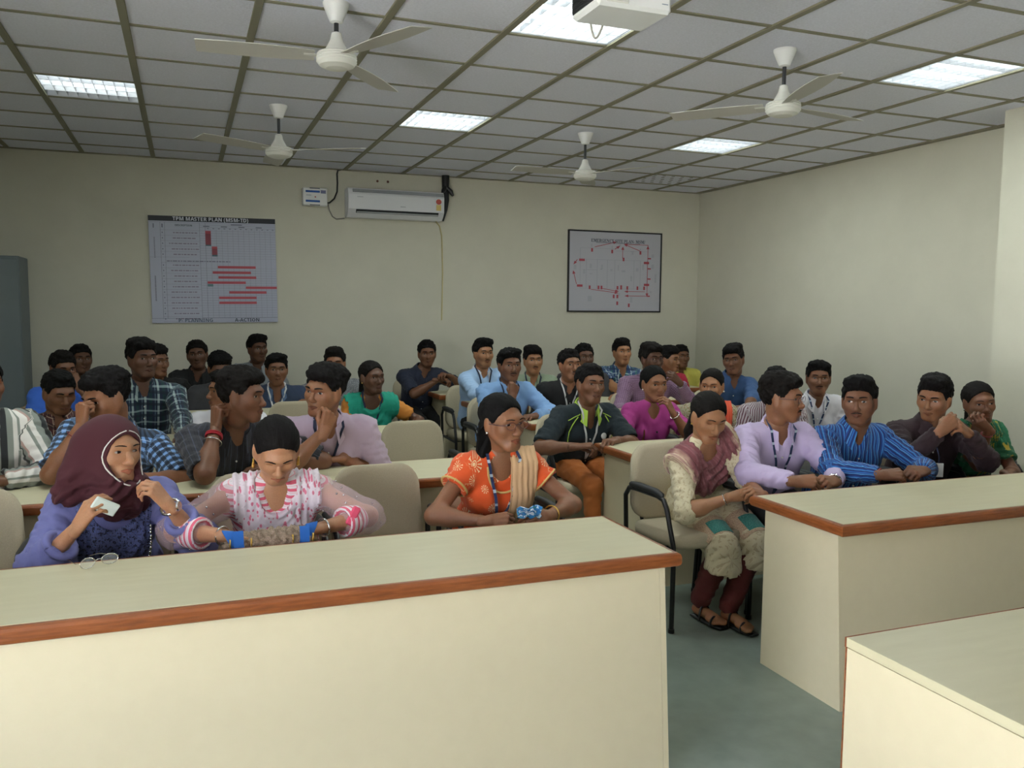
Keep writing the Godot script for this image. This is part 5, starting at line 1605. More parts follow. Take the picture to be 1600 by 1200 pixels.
func mauve_dye() -> ImageTexture:
	# a scarf dyed mauve with cream ends, the dye bleeding along the threads
	var f := FastNoiseLite.new()
	f.seed = 9
	f.frequency = 0.05
	var im := Image.create(256, 64, false, Image.FORMAT_RGB8)
	for y in 64:
		for x in 256:
			var u := x / 255.0
			var edge := absf(u - 0.5) * 2.0 + f.get_noise_2d(x * 0.4, y * 2.0) * 0.16
			var t := smoothstep(0.72, 0.86, edge)
			var c := Color("7d474c").lerp(Color("cdbb9c"), t)
			c = c.lerp(Color("95656a"), 0.5 + 0.5 * f.get_noise_2d(x * 2.0, y * 3.0) if f.get_noise_2d(x * 2.0, y * 3.0) > 0.1 else 0.0)
			im.set_pixel(x, y, c)
	return ImageTexture.create_from_image(im)

# ---------- people ----------
const SKINS := ["7a5139", "8f6144", "a17250", "b58563", "63412f"]
func build_people() -> void:
	var t0 := Time.get_ticks_msec()
	make_shared()
	hijab_parts()
	var list: Array = PEOPLE.filter(func(p): return ONLY.is_empty() or p.id in ONLY)
	var out := []
	out.resize(list.size())
	var run := func(q: int) -> void: out[q] = person_arrays(list[q])
	var id := WorkerThreadPool.add_group_task(run, list.size())
	WorkerThreadPool.wait_for_group_task_completion(id)
	for q in list.size():
		dress(list[q], out[q])
	print("people ms ", Time.get_ticks_msec() - t0)
var hair_mats := []
var eye_mat: StandardMaterial3D
var skins := {}
var eyes := {}
func dress(p: Dictionary, a: Dictionary) -> void:
	if hair_mats.is_empty():
		for c in ["100e0f", "151112", "1a1513"]:
			var hm := surf_mat(Color(c), 0.62, noise_tex(0.2, 77, Color(0.55, 0.55, 0.55), Color.WHITE, 128, 3, Vector2(1.0, 0.12)), 14.0, bump_tex(0.25, 78, 4.0, 128, Vector2(1.0, 0.12)), 0.8, false)
			hm.roughness = 0.78
			hm.metallic_specular = 0.3
			hair_mats.append(hm)
		eye_mat = plain_mat(Color.WHITE, 0.25)
		eye_mat.vertex_color_use_as_albedo = true
	var j: Dictionary = a.j
	var O := Vector3(j.P.x, 0, j.P.z)
	var back := Transform3D(Basis.IDENTITY, -O)
	var o := thing("person", p.label, "person", O)
	var sk: int = p.get("skin", 0)
	if not skins.has(sk):
		var m := surf_mat(Color(SKINS[sk]), 0.52, noise_tex(0.12, 90 + sk, Color(0.9, 0.88, 0.88), Color.WHITE, 128), 9.0, null, 0.0, false)
		m.vertex_color_use_as_albedo = true
		m.subsurf_scatter_enabled = true
		m.subsurf_scatter_strength = 0.12
		skins[sk] = m
	var skin: StandardMaterial3D = skins[sk]
	var hx: Transform3D = back * j.hx
	part(o, "body", array_mesh(a.body), skin, back)
	var hm: StandardMaterial3D = hair_mats[hash(p.id) % 3]
	if p.hair == "hijab":
		dress_hijab(o, a, hx, back)
	else:
		var flip: bool = hash(p.id) % 2 == 0 and p.sex == "m"
		var hs := Vector3(-1.0 if flip else 1.0, 1, 1) * 1.02
		part(o, "hair", heads[p.hair], hm, hx * Transform3D(Basis.from_scale(hs), Vector3.ZERO))
	var shut: bool = p.get("shut", false)
	var gz: float = p.get("gaze", 0.0)
	var ek := "%s %d %s" % [shut, sk, gz]
	if not eyes.has(ek): eyes[ek] = eye_mesh(shut, gz, Color(SKINS[sk]).srgb_to_linear())
	var ez: float = heads[p.sex + "_eye_z"]
	for s: float in [-1.0, 1.0]:
		part(o, "eye", eyes[ek], eye_mat, hx * Transform3D(Basis(Vector3.UP, s * 0.26), Vector3(s * 0.032, 0.004, ez - (0.0024 if p.get("near", false) else 0.0030))))
		part(o, "eyebrow", heads[p.sex + ("_browR" if s > 0 else "_browL")], hm, hx)
	if p.get("moustache", false): part(o, "moustache", heads.moustache, hm, hx)
	# garments
	var top := part(o, "shirt" if p.get("collar", false) else "top", array_mesh(a.top), cloth(p.top), back)
	var pk: String = p.get("pants", "black_trousers")
	var pants := part(o, "trousers", array_mesh(a.pants), cloth(pk), back)
	if not p.get("sandals", false):
		for q in 2: part(o, "shoe", array_mesh(j.shoes[q]), M.black, back)
	if p.get("collar", false):
		var cm := collar_mesh(j, 0.42)
		part(top, "collar", cm.mesh(), cloth(p.get("collar_mat", p.top)))
		for q in 4:
			var bt := MB.new()
			var u: float = -p.get("open", 0.10) - 0.02 - 0.08 * q
			bt.ball(tpt(j, 0.0, u, front_f(a, 0, u) + 0.001), Vector3.ONE * 0.005, 8, 5)
			part(top, "button", bt.mesh(), M.offwhite)
	if p.has("lanyard"):
		var ly := lanyard_mesh(a, p.low, -0.01)
		part(o, "lanyard", ly.mesh(), cloth(p.lanyard), back)
	if p.get("glasses", false) or p.id == "orange": part(o, "glasses", glasses_mesh(), M.frame_dark, hx)
	if p.get("neon", false): neon_trim(top, a)
	if p.get("badge", false):
		var bd := MB.new()
		var bp := Vector3(4.575, 0.735, 0.84)
		bd.box(bp, Vector3(0.055, 0.075, 0.004), 0.002, Basis(Vector3.UP, -0.5))
		var card := part(o, "name_badge", bd.mesh(), M.white, back)
		var cord := MB.new()
		cord.tube([bp + Vector3(0, 0.037, 0.003), bp + Vector3(0.005, 0.07, 0.0), bp + Vector3(0.012, 0.13, -0.03)], 0.0035, 6)
		part(card, "badge_cord", cord.mesh(), cloth("navy"))
	extras(p, a, o, top, pants, hx, back)
	seat_for(p, j)
var seats := []
func seat_for(p: Dictionary, j: Dictionary) -> void:
	var at := Vector3(j.P.x, 0, j.P.z + 0.06)
	var turn := 0.0
	if p.id == "scarf":
		at = Vector3(3.33, 0, 0.50)
		turn = 0.06
	seats.append([at, turn, "beige armchair under the " + " ".join(p.label.split(" ").slice(0, 10))])
func set_chairs() -> void:
	# neighbours in a row keep an elbow's room
	for pass_ in 40:
		for a in seats.size():
			for b in seats.size():
				var d: Vector3 = seats[b][0] - seats[a][0]
				if a != b and d.x >= 0.0 and d.x < 0.525 and absf(d.z) < 0.5:
					var push := minf((0.525 - d.x) * 0.5, 0.02)
					seats[a][0].x -= push
					seats[b][0].x += push
	for s in seats: chair(s[0], s[1], s[2])
func glasses_mesh() -> Mesh:
	if heads.has("glasses"): return heads.glasses
	var mb := MB.new()
	for s: float in [-1.0, 1.0]:
		var ring := []
		for q in 17:
			var an := TAU * q / 16
			ring.append(Vector3(s * 0.033 + 0.0235 * cos(an) * (1.0 if absf(cos(an)) < 0.9 else 0.98), 0.002 + 0.0155 * sin(an), 0.0985 - 0.10 * absf(0.0235 * cos(an) * s + 0.033) * 0.35))
		mb.tube(ring, 0.0012, 6, false)
		mb.tube([Vector3(s * 0.056, 0.006, 0.090), Vector3(s * 0.073, 0.006, 0.07), Vector3(s * 0.079, 0.004, 0.0), Vector3(s * 0.078, -0.01, -0.02)], 0.0018, 6)
	mb.tube([Vector3(-0.0095, 0.006, 0.1), Vector3(0, 0.009, 0.103), Vector3(0.0095, 0.006, 0.1)], 0.0013, 6)
	heads.glasses = mb.mesh()
	return heads.glasses
func neon_trim(top: Node, a: Dictionary) -> void:
	var j: Dictionary = a.j
	for s: float in [-1.0, 1.0]:
		var mb := MB.new()
		var pts := []
		for q in 9:
			var t := q / 8.0
			var l := s * lerpf(0.10, 0.185, sin(t * PI) * 0.35 + t * 0.65)
			var u := lerpf(-0.015, -0.20, t)
			pts.append(tpt(j, l, u, front_f(a, l, u) + 0.002))
		mb.tube(pts, 0.0035, 6)
		part(top, "piping", mb.mesh(), cloth("neon"))
		var mb2 := MB.new()
		var p2 := []
		for q in 7:
			var t := q / 6.0
			var l := s * lerpf(0.085, 0.17, t)
			var u := lerpf(0.0, -0.035, t)
			p2.append(tpt(j, l, u, front_f(a, l, u) + 0.002))
		mb2.tube(p2, 0.003, 6)
		part(top, "piping", mb2.mesh(), cloth("neon"))
	var em := MB.new()
	em.ball(tpt(j, 0.095, -0.14, front_f(a, 0.095, -0.14) + 0.003), Vector3(0.02, 0.022, 0.004), 12, 8)
	part(top, "chest_badge", em.mesh(), M.offwhite)
func bangle(o: Node, a: Dictionary, side: String, along: float, r: float, th: float, mat: Material, called: String, back: Transform3D) -> void:
	var j: Dictionary = a.j
	var E: Vector3 = j["E" + side]; var W: Vector3 = j["W" + side]
	var c := E.lerp(W, along)
	var ax := (W - E).normalized()
	var s1 := ax.cross(Vector3(0.3, 1, 0.2)).normalized()
	var s2 := ax.cross(s1)
	var pts := []
	for q in 21:
		var an := TAU * q / 20
		pts.append(c + (s1 * cos(an) + s2 * sin(an)) * r)
	var mb := MB.new()
	mb.tube(pts, th, 6, false)
	part(o, called, mb.mesh(), mat, back)
func watch(o: Node, a: Dictionary, side: String, back: Transform3D, face_dir: Vector3) -> void:
	bangle(o, a, side, 0.93, 0.031, 0.006, M.chrome, "watch_strap", back)
	var j: Dictionary = a.j
	var ax: Vector3 = (j["W" + side] - j["E" + side]).normalized()
	var d := (face_dir - ax * face_dir.dot(ax)).normalized()
	var mb := MB.new()
	var c: Vector3 = j["E" + side].lerp(j["W" + side], 0.93) + d * 0.031
	mb.lathe([Vector2(0, -0.004), Vector2(0.017, -0.004), Vector2(0.018, 0.0), Vector2(0.016, 0.005), Vector2(0.0, 0.005)], 16, c, Basis(ax, d, ax.cross(d)))
	part(o, "watch_case", mb.mesh(), M.chrome, back)
func earring(o: Node, hx: Transform3D, side: float, r: float, mat: Material) -> void:
	var mb := MB.new()
	mb.ball(Vector3(side * 0.081, -0.036, 0.004), Vector3.ONE * r, 10, 6)
	part(o, "earring", mb.mesh(), mat, hx)
func hijab_parts() -> void:
	var bones := [
		[Vector3(0, 0.030, -0.018), Vector3(0.090, 0.100, 0.112)],
		[Vector3(0, -0.06, 0.010), Vector3(0.0, -0.12, 0.010), 0.082, 0.080],
		[Vector3(0, -0.12, -0.01), Vector3(0.02, -0.16, 0.01), 0.088, 0.10],
		[Vector3(-0.03, 0.0, -0.07), Vector3(-0.12, -0.15, -0.06), 0.075, 0.05],
		[Vector3(0.03, -0.05, -0.06), Vector3(0.08, -0.16, -0.05), 0.06, 0.05],
		[Vector3(0.0, -0.13, 0.03), Vector3(0.03, -0.16, 0.05), 0.085, 0.065]]
	var d := field_mesh(bones, 0.0065, 0.04, [[Vector3(0, -0.016, 0.125), Vector3(0.071, 0.094, 0.105)]], 0.006)
	var fn := FastNoiseLite.new()
	fn.seed = 5
	fn.frequency = 1.0
	var V: PackedVector3Array = d.v
	for q in V.size():
		var p := V[q]
		if p.y < -0.05:
			V[q] = p + d.n[q] * 0.007 * sin((p.y * 0.8 + absf(p.x) * 0.9 + fn.get_noise_3d(p.x * 6, p.y * 6, p.z * 6) * 0.05) * 120.0) * clampf((-0.05 - p.y) / 0.05, 0, 1)
	d.v = V
	renormal(d)
	heads.hijab = array_mesh(d)
	var mb := MB.new()
	var pts := []
	for q in 33:
		var an := PI * 0.5 + TAU * q / 32
		var x := 0.070 * cos(an)
		var y := -0.016 + 0.094 * sin(an)
		var best := Vector3(x, y, 0.02)
		var bd := 1.0
		for v: Vector3 in d.v:
			if v.z > 0.0:
				var e := Vector2(v.x - x * 1.04, v.y - (-0.016 + 0.094 * 1.04 * sin(an))).length() - v.z * 0.15
				if e < bd:
					bd = e
					best = v
		pts.append(best)
	var sm := []
	for q in pts.size(): sm.append((pts[q] + pts[(q + 1) % 33] + pts[(q + 32) % 33]) / 3.0)
	mb.tube(sm.slice(0, 33), 0.0026, 6, false)
	heads.hijab_trim = mb.mesh()
func dress_hijab(o: Node, a: Dictionary, hx: Transform3D, back: Transform3D) -> void:
	var h := part(o, "headscarf", heads.hijab, cloth("hijab"), hx)
	part(h, "silver_trim", heads.hijab_trim, M.offwhite)
func extras(p: Dictionary, a: Dictionary, o: Node, top: Node, pants: Node, hx: Transform3D, back: Transform3D) -> void:
	var j: Dictionary = a.j
	match p.id:
		"hijab":
			var sh := cowl(a, 0.085, 0.11, 0.135, 0.40, 3, 0.008, 0.004, 0.4, -0.2)
			part(o, "kurta_front", sh, cloth("blue_print"), back)
			watch(o, a, "L", back, Vector3(0.8, 0.3, 0.6))
			var ch := MB.new()
			for q in 30:
				var t := q / 29.0
				var l := 0.115 - 0.03 * t * t
				var u := lerpf(-0.09, -0.40, t)
				ch.ball(tpt(j, l, u, front_f(a, l, u) + 0.03 + 0.004 * (q % 2)), Vector3(0.005, 0.007, 0.003), 6, 4)
			part(o, "chain_strap", ch.mesh(), M.chrome, back).set_meta("kind", "stuff")
			for s in ["L", "R"]:
				bangle(o, a, s, 0.56, 0.050, 0.014, cloth("purple_shawl"), "cuff", back)
			var paper := thing("folded_paper", "small white folded paper held in the hand of the woman in maroon headscarf", "paper", j.WR + j.hbR * Vector3(0.10, -0.035, 0.015))
			var pb := MB.new()
			pb.box(Vector3.ZERO, Vector3(0.085, 0.045, 0.012), 0.003, Basis.from_euler(Vector3(0.25, 0.3, -0.55)))
			part(paper, "sheet", pb.mesh(), M.paper)
		"pink":
			var sheer := plain_mat(Color(0.92, 0.80, 0.84, 0.30), 0.6)
			sheer.transparency = BaseMaterial3D.TRANSPARENCY_ALPHA
			for s in ["L", "R"]:
				var E: Vector3 = j["E" + s]; var S: Vector3 = j["S" + s]; var W: Vector3 = j["W" + s]
				var d := field_mesh([[S, E, 0.066, 0.06], [E, E.lerp(W, 0.35), 0.06, 0.058]], 0.0115, 0.03)
				var fn := FastNoiseLite.new(); fn.seed = 4; fn.frequency = 16.0
				var V: PackedVector3Array = d.v
				for q in V.size(): V[q] += d.n[q] * 0.012 * fn.get_noise_3dv(V[q])
				d.v = V
				renormal(d)
				var sl := part(top, "sheer_sleeve", array_mesh(d), sheer)
				var sq := MB.new()
				var rng := RandomNumberGenerator.new()
				rng.seed = 12 if s == "L" else 13
				for q in 26:
					var id := rng.randi_range(0, V.size() - 1)
					sq.ball(V[id] + d.n[id] * 0.002, Vector3.ONE * 0.0045, 6, 4)
				part(sl, "sequins", sq.mesh(), M.chrome).set_meta("kind", "stuff")
				var cf := field_mesh([[E.lerp(W, 0.30), E.lerp(W, 0.44), 0.056, 0.060]], 0.008, 0.01, [[E.lerp(W, 0.44) + (W - E).normalized() * 0.055, E.lerp(W, 0.44) + (W - E).normalized() * 0.06, 0.058, 0.058]])
				var T := PackedVector2Array()
				for w: Vector3 in cf.v: T.append(Vector2(w.x, (w - E).dot((W - E).normalized())))
				cf.t = T
				part(top, "cuff", array_mesh(cf), cloth("pink_stripe"))
				bangle(o, a, s, 0.90, 0.032, 0.004, M.chrome, "bangle", back)
			var bow := MB.new()
			bow.box((j.EL as Vector3).lerp(j.WL, 0.36) + Vector3(0.0, 0.03, 0.055), Vector3(0.032, 0.075, 0.012), 0.006, Basis(Vector3.BACK, -0.5))
			part(top, "pink_tab", bow.mesh(), cloth("pink_plain"))
			var dp := cowl(a, 0.066, 0.085, 0.165, 0.15, 4, 0.012, 0.006)
			var m := cloth("pink_dots")
			part(o, "dupatta", dp, m, back)
			for s: float in [-1.0, 1.0]:
				var eg := MB.new()
				for q in 5: eg.ball(Vector3(s * 0.079, -0.036 - 0.010 * q, 0.008), Vector3.ONE * (0.004 + 0.0006 * q), 8, 5)
				part(o, "earring", eg.mesh(), M.gold, hx)
		"orange":
			var dr := shoulder_drape(a, 0.095, 0.115, -0.40, -0.25, 5)
			part(o, "scarf", dr.mesh(), cloth("beige_scarf"), back)
			var ly := lanyard_mesh(a, -0.33, -0.005)
			part(o, "lanyard", ly.mesh(), cloth("navy_dash"), back)
			for s: float in [-1.0, 1.0]: earring(o, hx, s, 0.007, M.chrome)
			bangle(o, a, "L", 0.86, 0.036, 0.003, M.gold, "bangle", back)
			var pipe := MB.new()
			var pts := []
			for q in 21:
				var an := PI + PI * q / 20.0
				var l := 0.071 * cos(an)
				var u := -0.012 + 0.112 * sin(an)
				pts.append(tpt(j, l, u, front_f(a, l, u, 0.016) + 0.002))
			pipe.tube(pts, 0.005, 6)
			part(top, "neck_trim", pipe.mesh(), cloth("cream_trim"))
			for s in ["L", "R"]:
				var S: Vector3 = j["S" + s]; var E: Vector3 = j["E" + s]
				var ax := (E - S).normalized()
				var s1 := ax.cross(Vector3(0, 0, 1)).normalized()
				var s2 := ax.cross(s1)
				var ring := []
				for q in 25:
					var an := TAU * q / 24
					ring.append(S.lerp(E, 0.39) + (s1 * cos(an) + s2 * sin(an)) * 0.0625)
				var rb := MB.new()
				rb.tube(ring, 0.005, 6, false)
				part(top, "sleeve_trim", rb.mesh(), cloth("cream_trim"))
			var pk := thing("printed_packet", "crumpled blue and white printed packet in the orange kurta woman's hands", "packet", (j.WL + j.WR) * 0.5 + Vector3(0.03, 0.035, 0.05))
			var g := []
			var rng := RandomNumberGenerator.new()
			rng.seed = 6
			for r in 5:
				var row := []
				for q in 8:
					row.append(Vector3(-0.055 + 0.0155 * q, (r - 2) * 0.011 + rng.randf_range(-0.006, 0.006), 0.012 * sin(q * 1.4 + r) + rng.randf_range(-0.004, 0.004)))
				g.append(row)
			var pm := MB.new()
			pm.sheet(g, 0.004)
			part(pk, "wrapper", pm.mesh(), uv_mat(blot_tex(Color("2f7fc0"), [[Color("d8e4ee"), 0.05, 0.1], [Color("3aa08a"), 0.06, 0.4], [Color("8a5f4a"), 0.08, 0.5]], 64, 81), 0.4))
		"scarf":
			var cw := cowl(a, 0.062, 0.055, 0.195, 0.20, 4, 0.018, 0.009)
			part(o, "scarf", cw, cloth("mauve_dye"), back)
			# the printed panels at the knees and the pale hem
			for s in ["L", "R"]:
				var H: Vector3 = j["hip" + s]; var K: Vector3 = j["kn" + s]
				var ax := (K - H).normalized()
				var up := (Vector3.UP - ax * ax.y).normalized()
				var sd := ax.cross(up)
				for band in [[0.66, 1.02, "kurta_hem", 1.03], [0.76, 0.98, "teal_sequin", 1.07]]:
					var g := []
					for r in 6:
						var row := []
						var t := lerpf(band[0], band[1], r / 5.0)
						var rad: float = (lerpf(0.112, 0.082, t / 0.93) + 0.004) * band[3]
						var wd := 1.25 if band[2] == "kurta_hem" else 0.62
						for q in 13:
							var an := lerpf(-wd, wd, q / 12.0)
							row.append(H.lerp(K, t) + Vector3(0, 0.010 * t, 0) + up * cos(an) * rad + sd * sin(an) * rad)
						g.append(row)
					var mb := MB.new()
					mb.sheet(g, 0.003, Vector2(0.5, 0.3))
					part(top, "printed_panel", mb.mesh(), cloth(band[2]))
			for s in ["L", "R"]:
				# bare foot with toes, then the sandal's sole and straps
				var A: Vector3 = j["an" + s]
				var D := Vector3(0.12, 0, 0.99).normalized()
				var X := Vector3(D.z, 0, -D.x)
				var sg := 1.0 if s == "L" else -1.0
				var fb := [[A, Vector3(A.x, 0.055, A.z), 0.030, 0.032], [Vector3(A.x, 0.05, A.z) - D * 0.02, Vector3(A.x, 0.04, A.z) + D * 0.10, 0.030, 0.026]]
				for q in 5:
					var off := (q - 2) * 0.0155
					fb.append([Vector3(A.x, 0.036, A.z) + D * 0.09 + X * off * 0.9, Vector3(A.x, 0.026, A.z) + D * (0.165 - 0.011 * absf(q - (1.0 if sg > 0 else 3.0))) + X * off, 0.014, 0.0095 if (q != 0 and sg > 0) or (q != 4 and sg < 0) else 0.012])
				part(o, "foot", array_mesh(white_c(field_mesh(fb, 0.006, 0.012))), skins[p.skin], back)
				var so := MB.new()
				so.tube([Vector3(A.x, 0.009, A.z) - D * 0.05, Vector3(A.x, 0.008, A.z) + D * 0.0, Vector3(A.x, 0.008, A.z) + D * 0.11, Vector3(A.x, 0.008, A.z) + D * 0.18], [0.028, 0.034, 0.044, 0.03], 10, true, 0.2)
				var sole := part(o, "sandal", so.mesh(), M.black, back)
				for st in [[0.115, 0.048, 0.052], [0.03, 0.045, 0.075]]:
					var sp := MB.new()
					var pts := []
					for q in 9:
						var an := PI * q / 8.0
						pts.append(Vector3(A.x, 0.01, A.z) + D * (st[0] + (0.03 * (q / 8.0 - 0.5))) + X * cos(an) * st[1] + Vector3(0, sin(an) * st[2] * (0.85 if st[0] > 0.1 else 1.0), 0))
					sp.tube(pts, 0.006, 6, true, 0.6)
					part(sole, "strap", sp.mesh(), M.black)
			bangle(o, a, "R", 0.82, 0.030, 0.002, M.chrome, "bracelet", back)
			earring(o, hx, -1.0, 0.004, M.gold)
		"lilac":
			watch(o, a, "L", back, Vector3(0.2, 0.9, 0.6))
		"stripe":
			bangle(o, a, "R", 0.90, 0.031, 0.004, plain_mat(Color("7a2a2a"), 0.7), "thread_band", back)
			bangle(o, a, "R", 0.95, 0.030, 0.003, plain_mat(Color("a0392f"), 0.7), "thread_band", back)
		"greengirl":
			var cw := cowl(a, 0.062, 0.05, 0.18, 0.22, 4, 0.014, 0.007)
			part(o, "dupatta", cw, cloth("green_scarf"), back)
			var dr := shoulder_drape(a, 0.10, 0.10, -0.38, -0.2, 5)
			part(o, "dupatta_end", dr.mesh(), cloth("green_yellow"), back)
			earring(o, hx, -1.0, 0.006, M.chrome)
			bangle(o, a, "R", 0.86, 0.029, 0.003, plain_mat(Color("a2404a"), 0.6), "thread_band", back)
		"greyman":
			bangle(o, a, "R", 0.80, 0.036, 0.005, plain_mat(Color("a31e2c"), 0.8), "thread_band", back)
			bangle(o, a, "R", 0.84, 0.035, 0.005, plain_mat(Color("a31e2c"), 0.8), "thread_band", back)
			bangle(o, a, "R", 0.68, 0.041, 0.003, M.chrome, "steel_bangle", back)
		"bluecheck":
			bangle(o, a, "R", 0.78, 0.036, 0.002, plain_mat(Color("6a1e24"), 0.8), "thread_band", back)
		"sari":
			var dr := cowl(a, 0.066, 0.06, 0.20, 0.33, 5, 0.014, 0.007, -0.3)
			part(o, "sari_drape", dr, cloth("sari"), back)
			earring(o, hx, -1.0, 0.005, M.gold)
		"orangescarf":
			var dr := shoulder_drape(a, 0.085, 0.12, -0.36, -0.2, 6)
			part(o, "scarf", dr.mesh(), cloth("orange_scarf"), back)
			earring(o, hx, 1.0, 0.006, M.offwhite)
		"magenta":
			bangle(o, a, "L", 0.88, 0.031, 0.004, M.chrome, "bracelet", back)
			earring(o, hx, -1.0, 0.005, M.offwhite)
			var gc := MB.new()
			var gp := []
			for q in 9:
				var u := lerpf(-0.12, -0.34, q / 8.0)
				var l := -0.075 - 0.012 * q / 8.0
				gp.append(tpt(j, l, u, front_f(a, l, u) + 0.004))
			gc.tube(gp, 0.004, 6)
			part(o, "gold_cord", gc.mesh(), M.gold, back)
			for u: float in [-0.14, -0.24]:
				var bt := MB.new()
				bt.ball(tpt(j, 0.02, u, front_f(a, 0.02, u) + 0.002), Vector3.ONE * 0.008, 8, 5)
				part(top, "button", bt.mesh(), M.black)
		"blackpolo":
			for s in ["L", "R"]:
				var S: Vector3 = j["S" + s]; var E: Vector3 = j["E" + s]
				var ax := (E - S).normalized()
				var s1 := ax.cross(Vector3(0, 0, 1)).normalized()
				var s2 := ax.cross(s1)
				var ring := []
				for q in 21: ring.append(S.lerp(E, 0.67) + (s1 * cos(TAU * q / 20) + s2 * sin(TAU * q / 20)) * 0.066)
				var rb := MB.new()
				rb.tube(ring, 0.005, 6, false)
				part(top, "sleeve_trim", rb.mesh(), M.offwhite)
		"glassesman":
			bangle(o, a, "L", 0.9, 0.034, 0.004, M.chrome, "watch_strap", back)
func white_c(d: Dictionary) -> Dictionary:
	var c := PackedColorArray()
	c.resize(d.v.size())
	c.fill(Color.WHITE)
	d.c = c
	return d
func build_small_things() -> void:
	# empty chairs
	seats.append([Vector3(1.65, 0, 0.66), 0.0, "empty beige armchair between the pink kurta and the orange kurta"])
	seats.append([Vector3(0.04, 0, 0.70), 0.0, "empty beige armchair at the left edge behind the front desk"])
	seats.append([Vector3(2.17, 0, -0.76), 0.0, "empty beige armchair next to the pale lilac shirt, second row"])
	seats.append([Vector3(1.58, 0, -2.12), 0.0, "empty beige armchair in the third row left of the green sari"])
	set_chairs()
	# spectacles lying on the front desk
	var g := thing("spectacles", "thin rimless spectacles lying on the left front desk", "glasses", Vector3(0.575, 0.758, 1.31))
	g.rotation.y = 0.5
	var fr := MB.new()
	for s: float in [-1.0, 1.0]:
		var ring := []
		for q in 21:
			var an := TAU * q / 20
			ring.append(Vector3(s * 0.034 + 0.024 * cos(an), 0.020 + 0.0165 * sin(an), 0.004 * cos(an) * s))
		fr.tube(ring, 0.0013, 6, false)
	fr.tube([Vector3(-0.01, 0.024, 0), Vector3(0, 0.028, 0.003), Vector3(0.01, 0.024, 0)], 0.0013, 6)
	part(g, "rims", fr.mesh(), M.chrome)
	for s: float in [-1.0, 1.0]:
		var tm := MB.new()
		tm.tube([Vector3(s * 0.060, 0.025, 0), Vector3(s * 0.066, 0.022, -0.01), Vector3(s * 0.05, 0.012, -0.11), Vector3(s * 0.03, 0.003, -0.135)], 0.0014, 6)
		part(g, "temple", tm.mesh(), M.chrome)
		var ln := MB.new()
		ln.ball(Vector3(s * 0.034, 0.020, 0), Vector3(0.023, 0.0155, 0.0012), 14, 8)
		part(g, "lens", ln.mesh(), M.glass)
	# the furry bag on the pink kurta's lap, with blue ribbons
	var bag := thing("furry_bag", "pale furry handbag with blue ribbon bows on the pink kurta woman's lap", "bag", Vector3(1.11, 0.63, 1.12))
	var d := field_mesh([[Vector3(-0.10, 0.085, 0), Vector3(0.10, 0.095, 0), 0.060, 0.062], [Vector3(-0.10, 0.02, 0), Vector3(0.10, 0.02, 0), 0.06, 0.06]], 0.007, 0.03)
	var fn := FastNoiseLite.new()
	fn.seed = 3
	fn.frequency = 55.0
	fn.fractal_octaves = 3
	var V: PackedVector3Array = d.v
	for q in V.size(): V[q] += d.n[q] * 0.022 * fn.get_noise_3dv(V[q])
	d.v = V
	renormal(d)
	part(bag, "fur", array_mesh(d), surf_mat(Color("b9a694"), 0.95, noise_tex(0.2, 61, Color(0.55, 0.5, 0.45), Color.WHITE, 128), 8.0, M.fine, 0.9, false))
	for s: float in [-1.0, 1.0]:
		var rb := MB.new()
		var gg := []
		for q in 9:
			var t := q / 8.0
			var c := Vector3(s * 0.115 + s * 0.03 * sin(t * PI), 0.11 + 0.055 * sin(t * PI), -0.035 + 0.085 * t)
			gg.append([c - Vector3(0.019, 0.0, 0), c + Vector3(0.019, 0.006 * s, 0)])
		rb.sheet(gg, 0.004)
		part(bag, "ribbon_loop", rb.mesh(), cloth("blue_ribbon"))
		var tl := MB.new()
		tl.sheet([[Vector3(s * 0.095, 0.17, 0.05), Vector3(s * 0.13, 0.17, 0.05)], [Vector3(s * 0.095, 0.13, 0.066), Vector3(s * 0.128, 0.13, 0.066)], [Vector3(s * 0.09, 0.09, 0.07), Vector3(s * 0.125, 0.09, 0.07)]], 0.003)
		part(bag, "ribbon_tail", tl.mesh(), cloth("blue_ribbon"))
		for k in 2:
			var rg := MB.new()
			var pts := []
			for q in 13: pts.append(Vector3(s * (0.07 + 0.07 * k), 0.13 + 0.014 * cos(TAU * q / 12), 0.062 + 0.014 * sin(TAU * q / 12)))
			rg.tube(pts, 0.0025, 6, false)
			part(bag, "ring", rg.mesh(), M.gold)
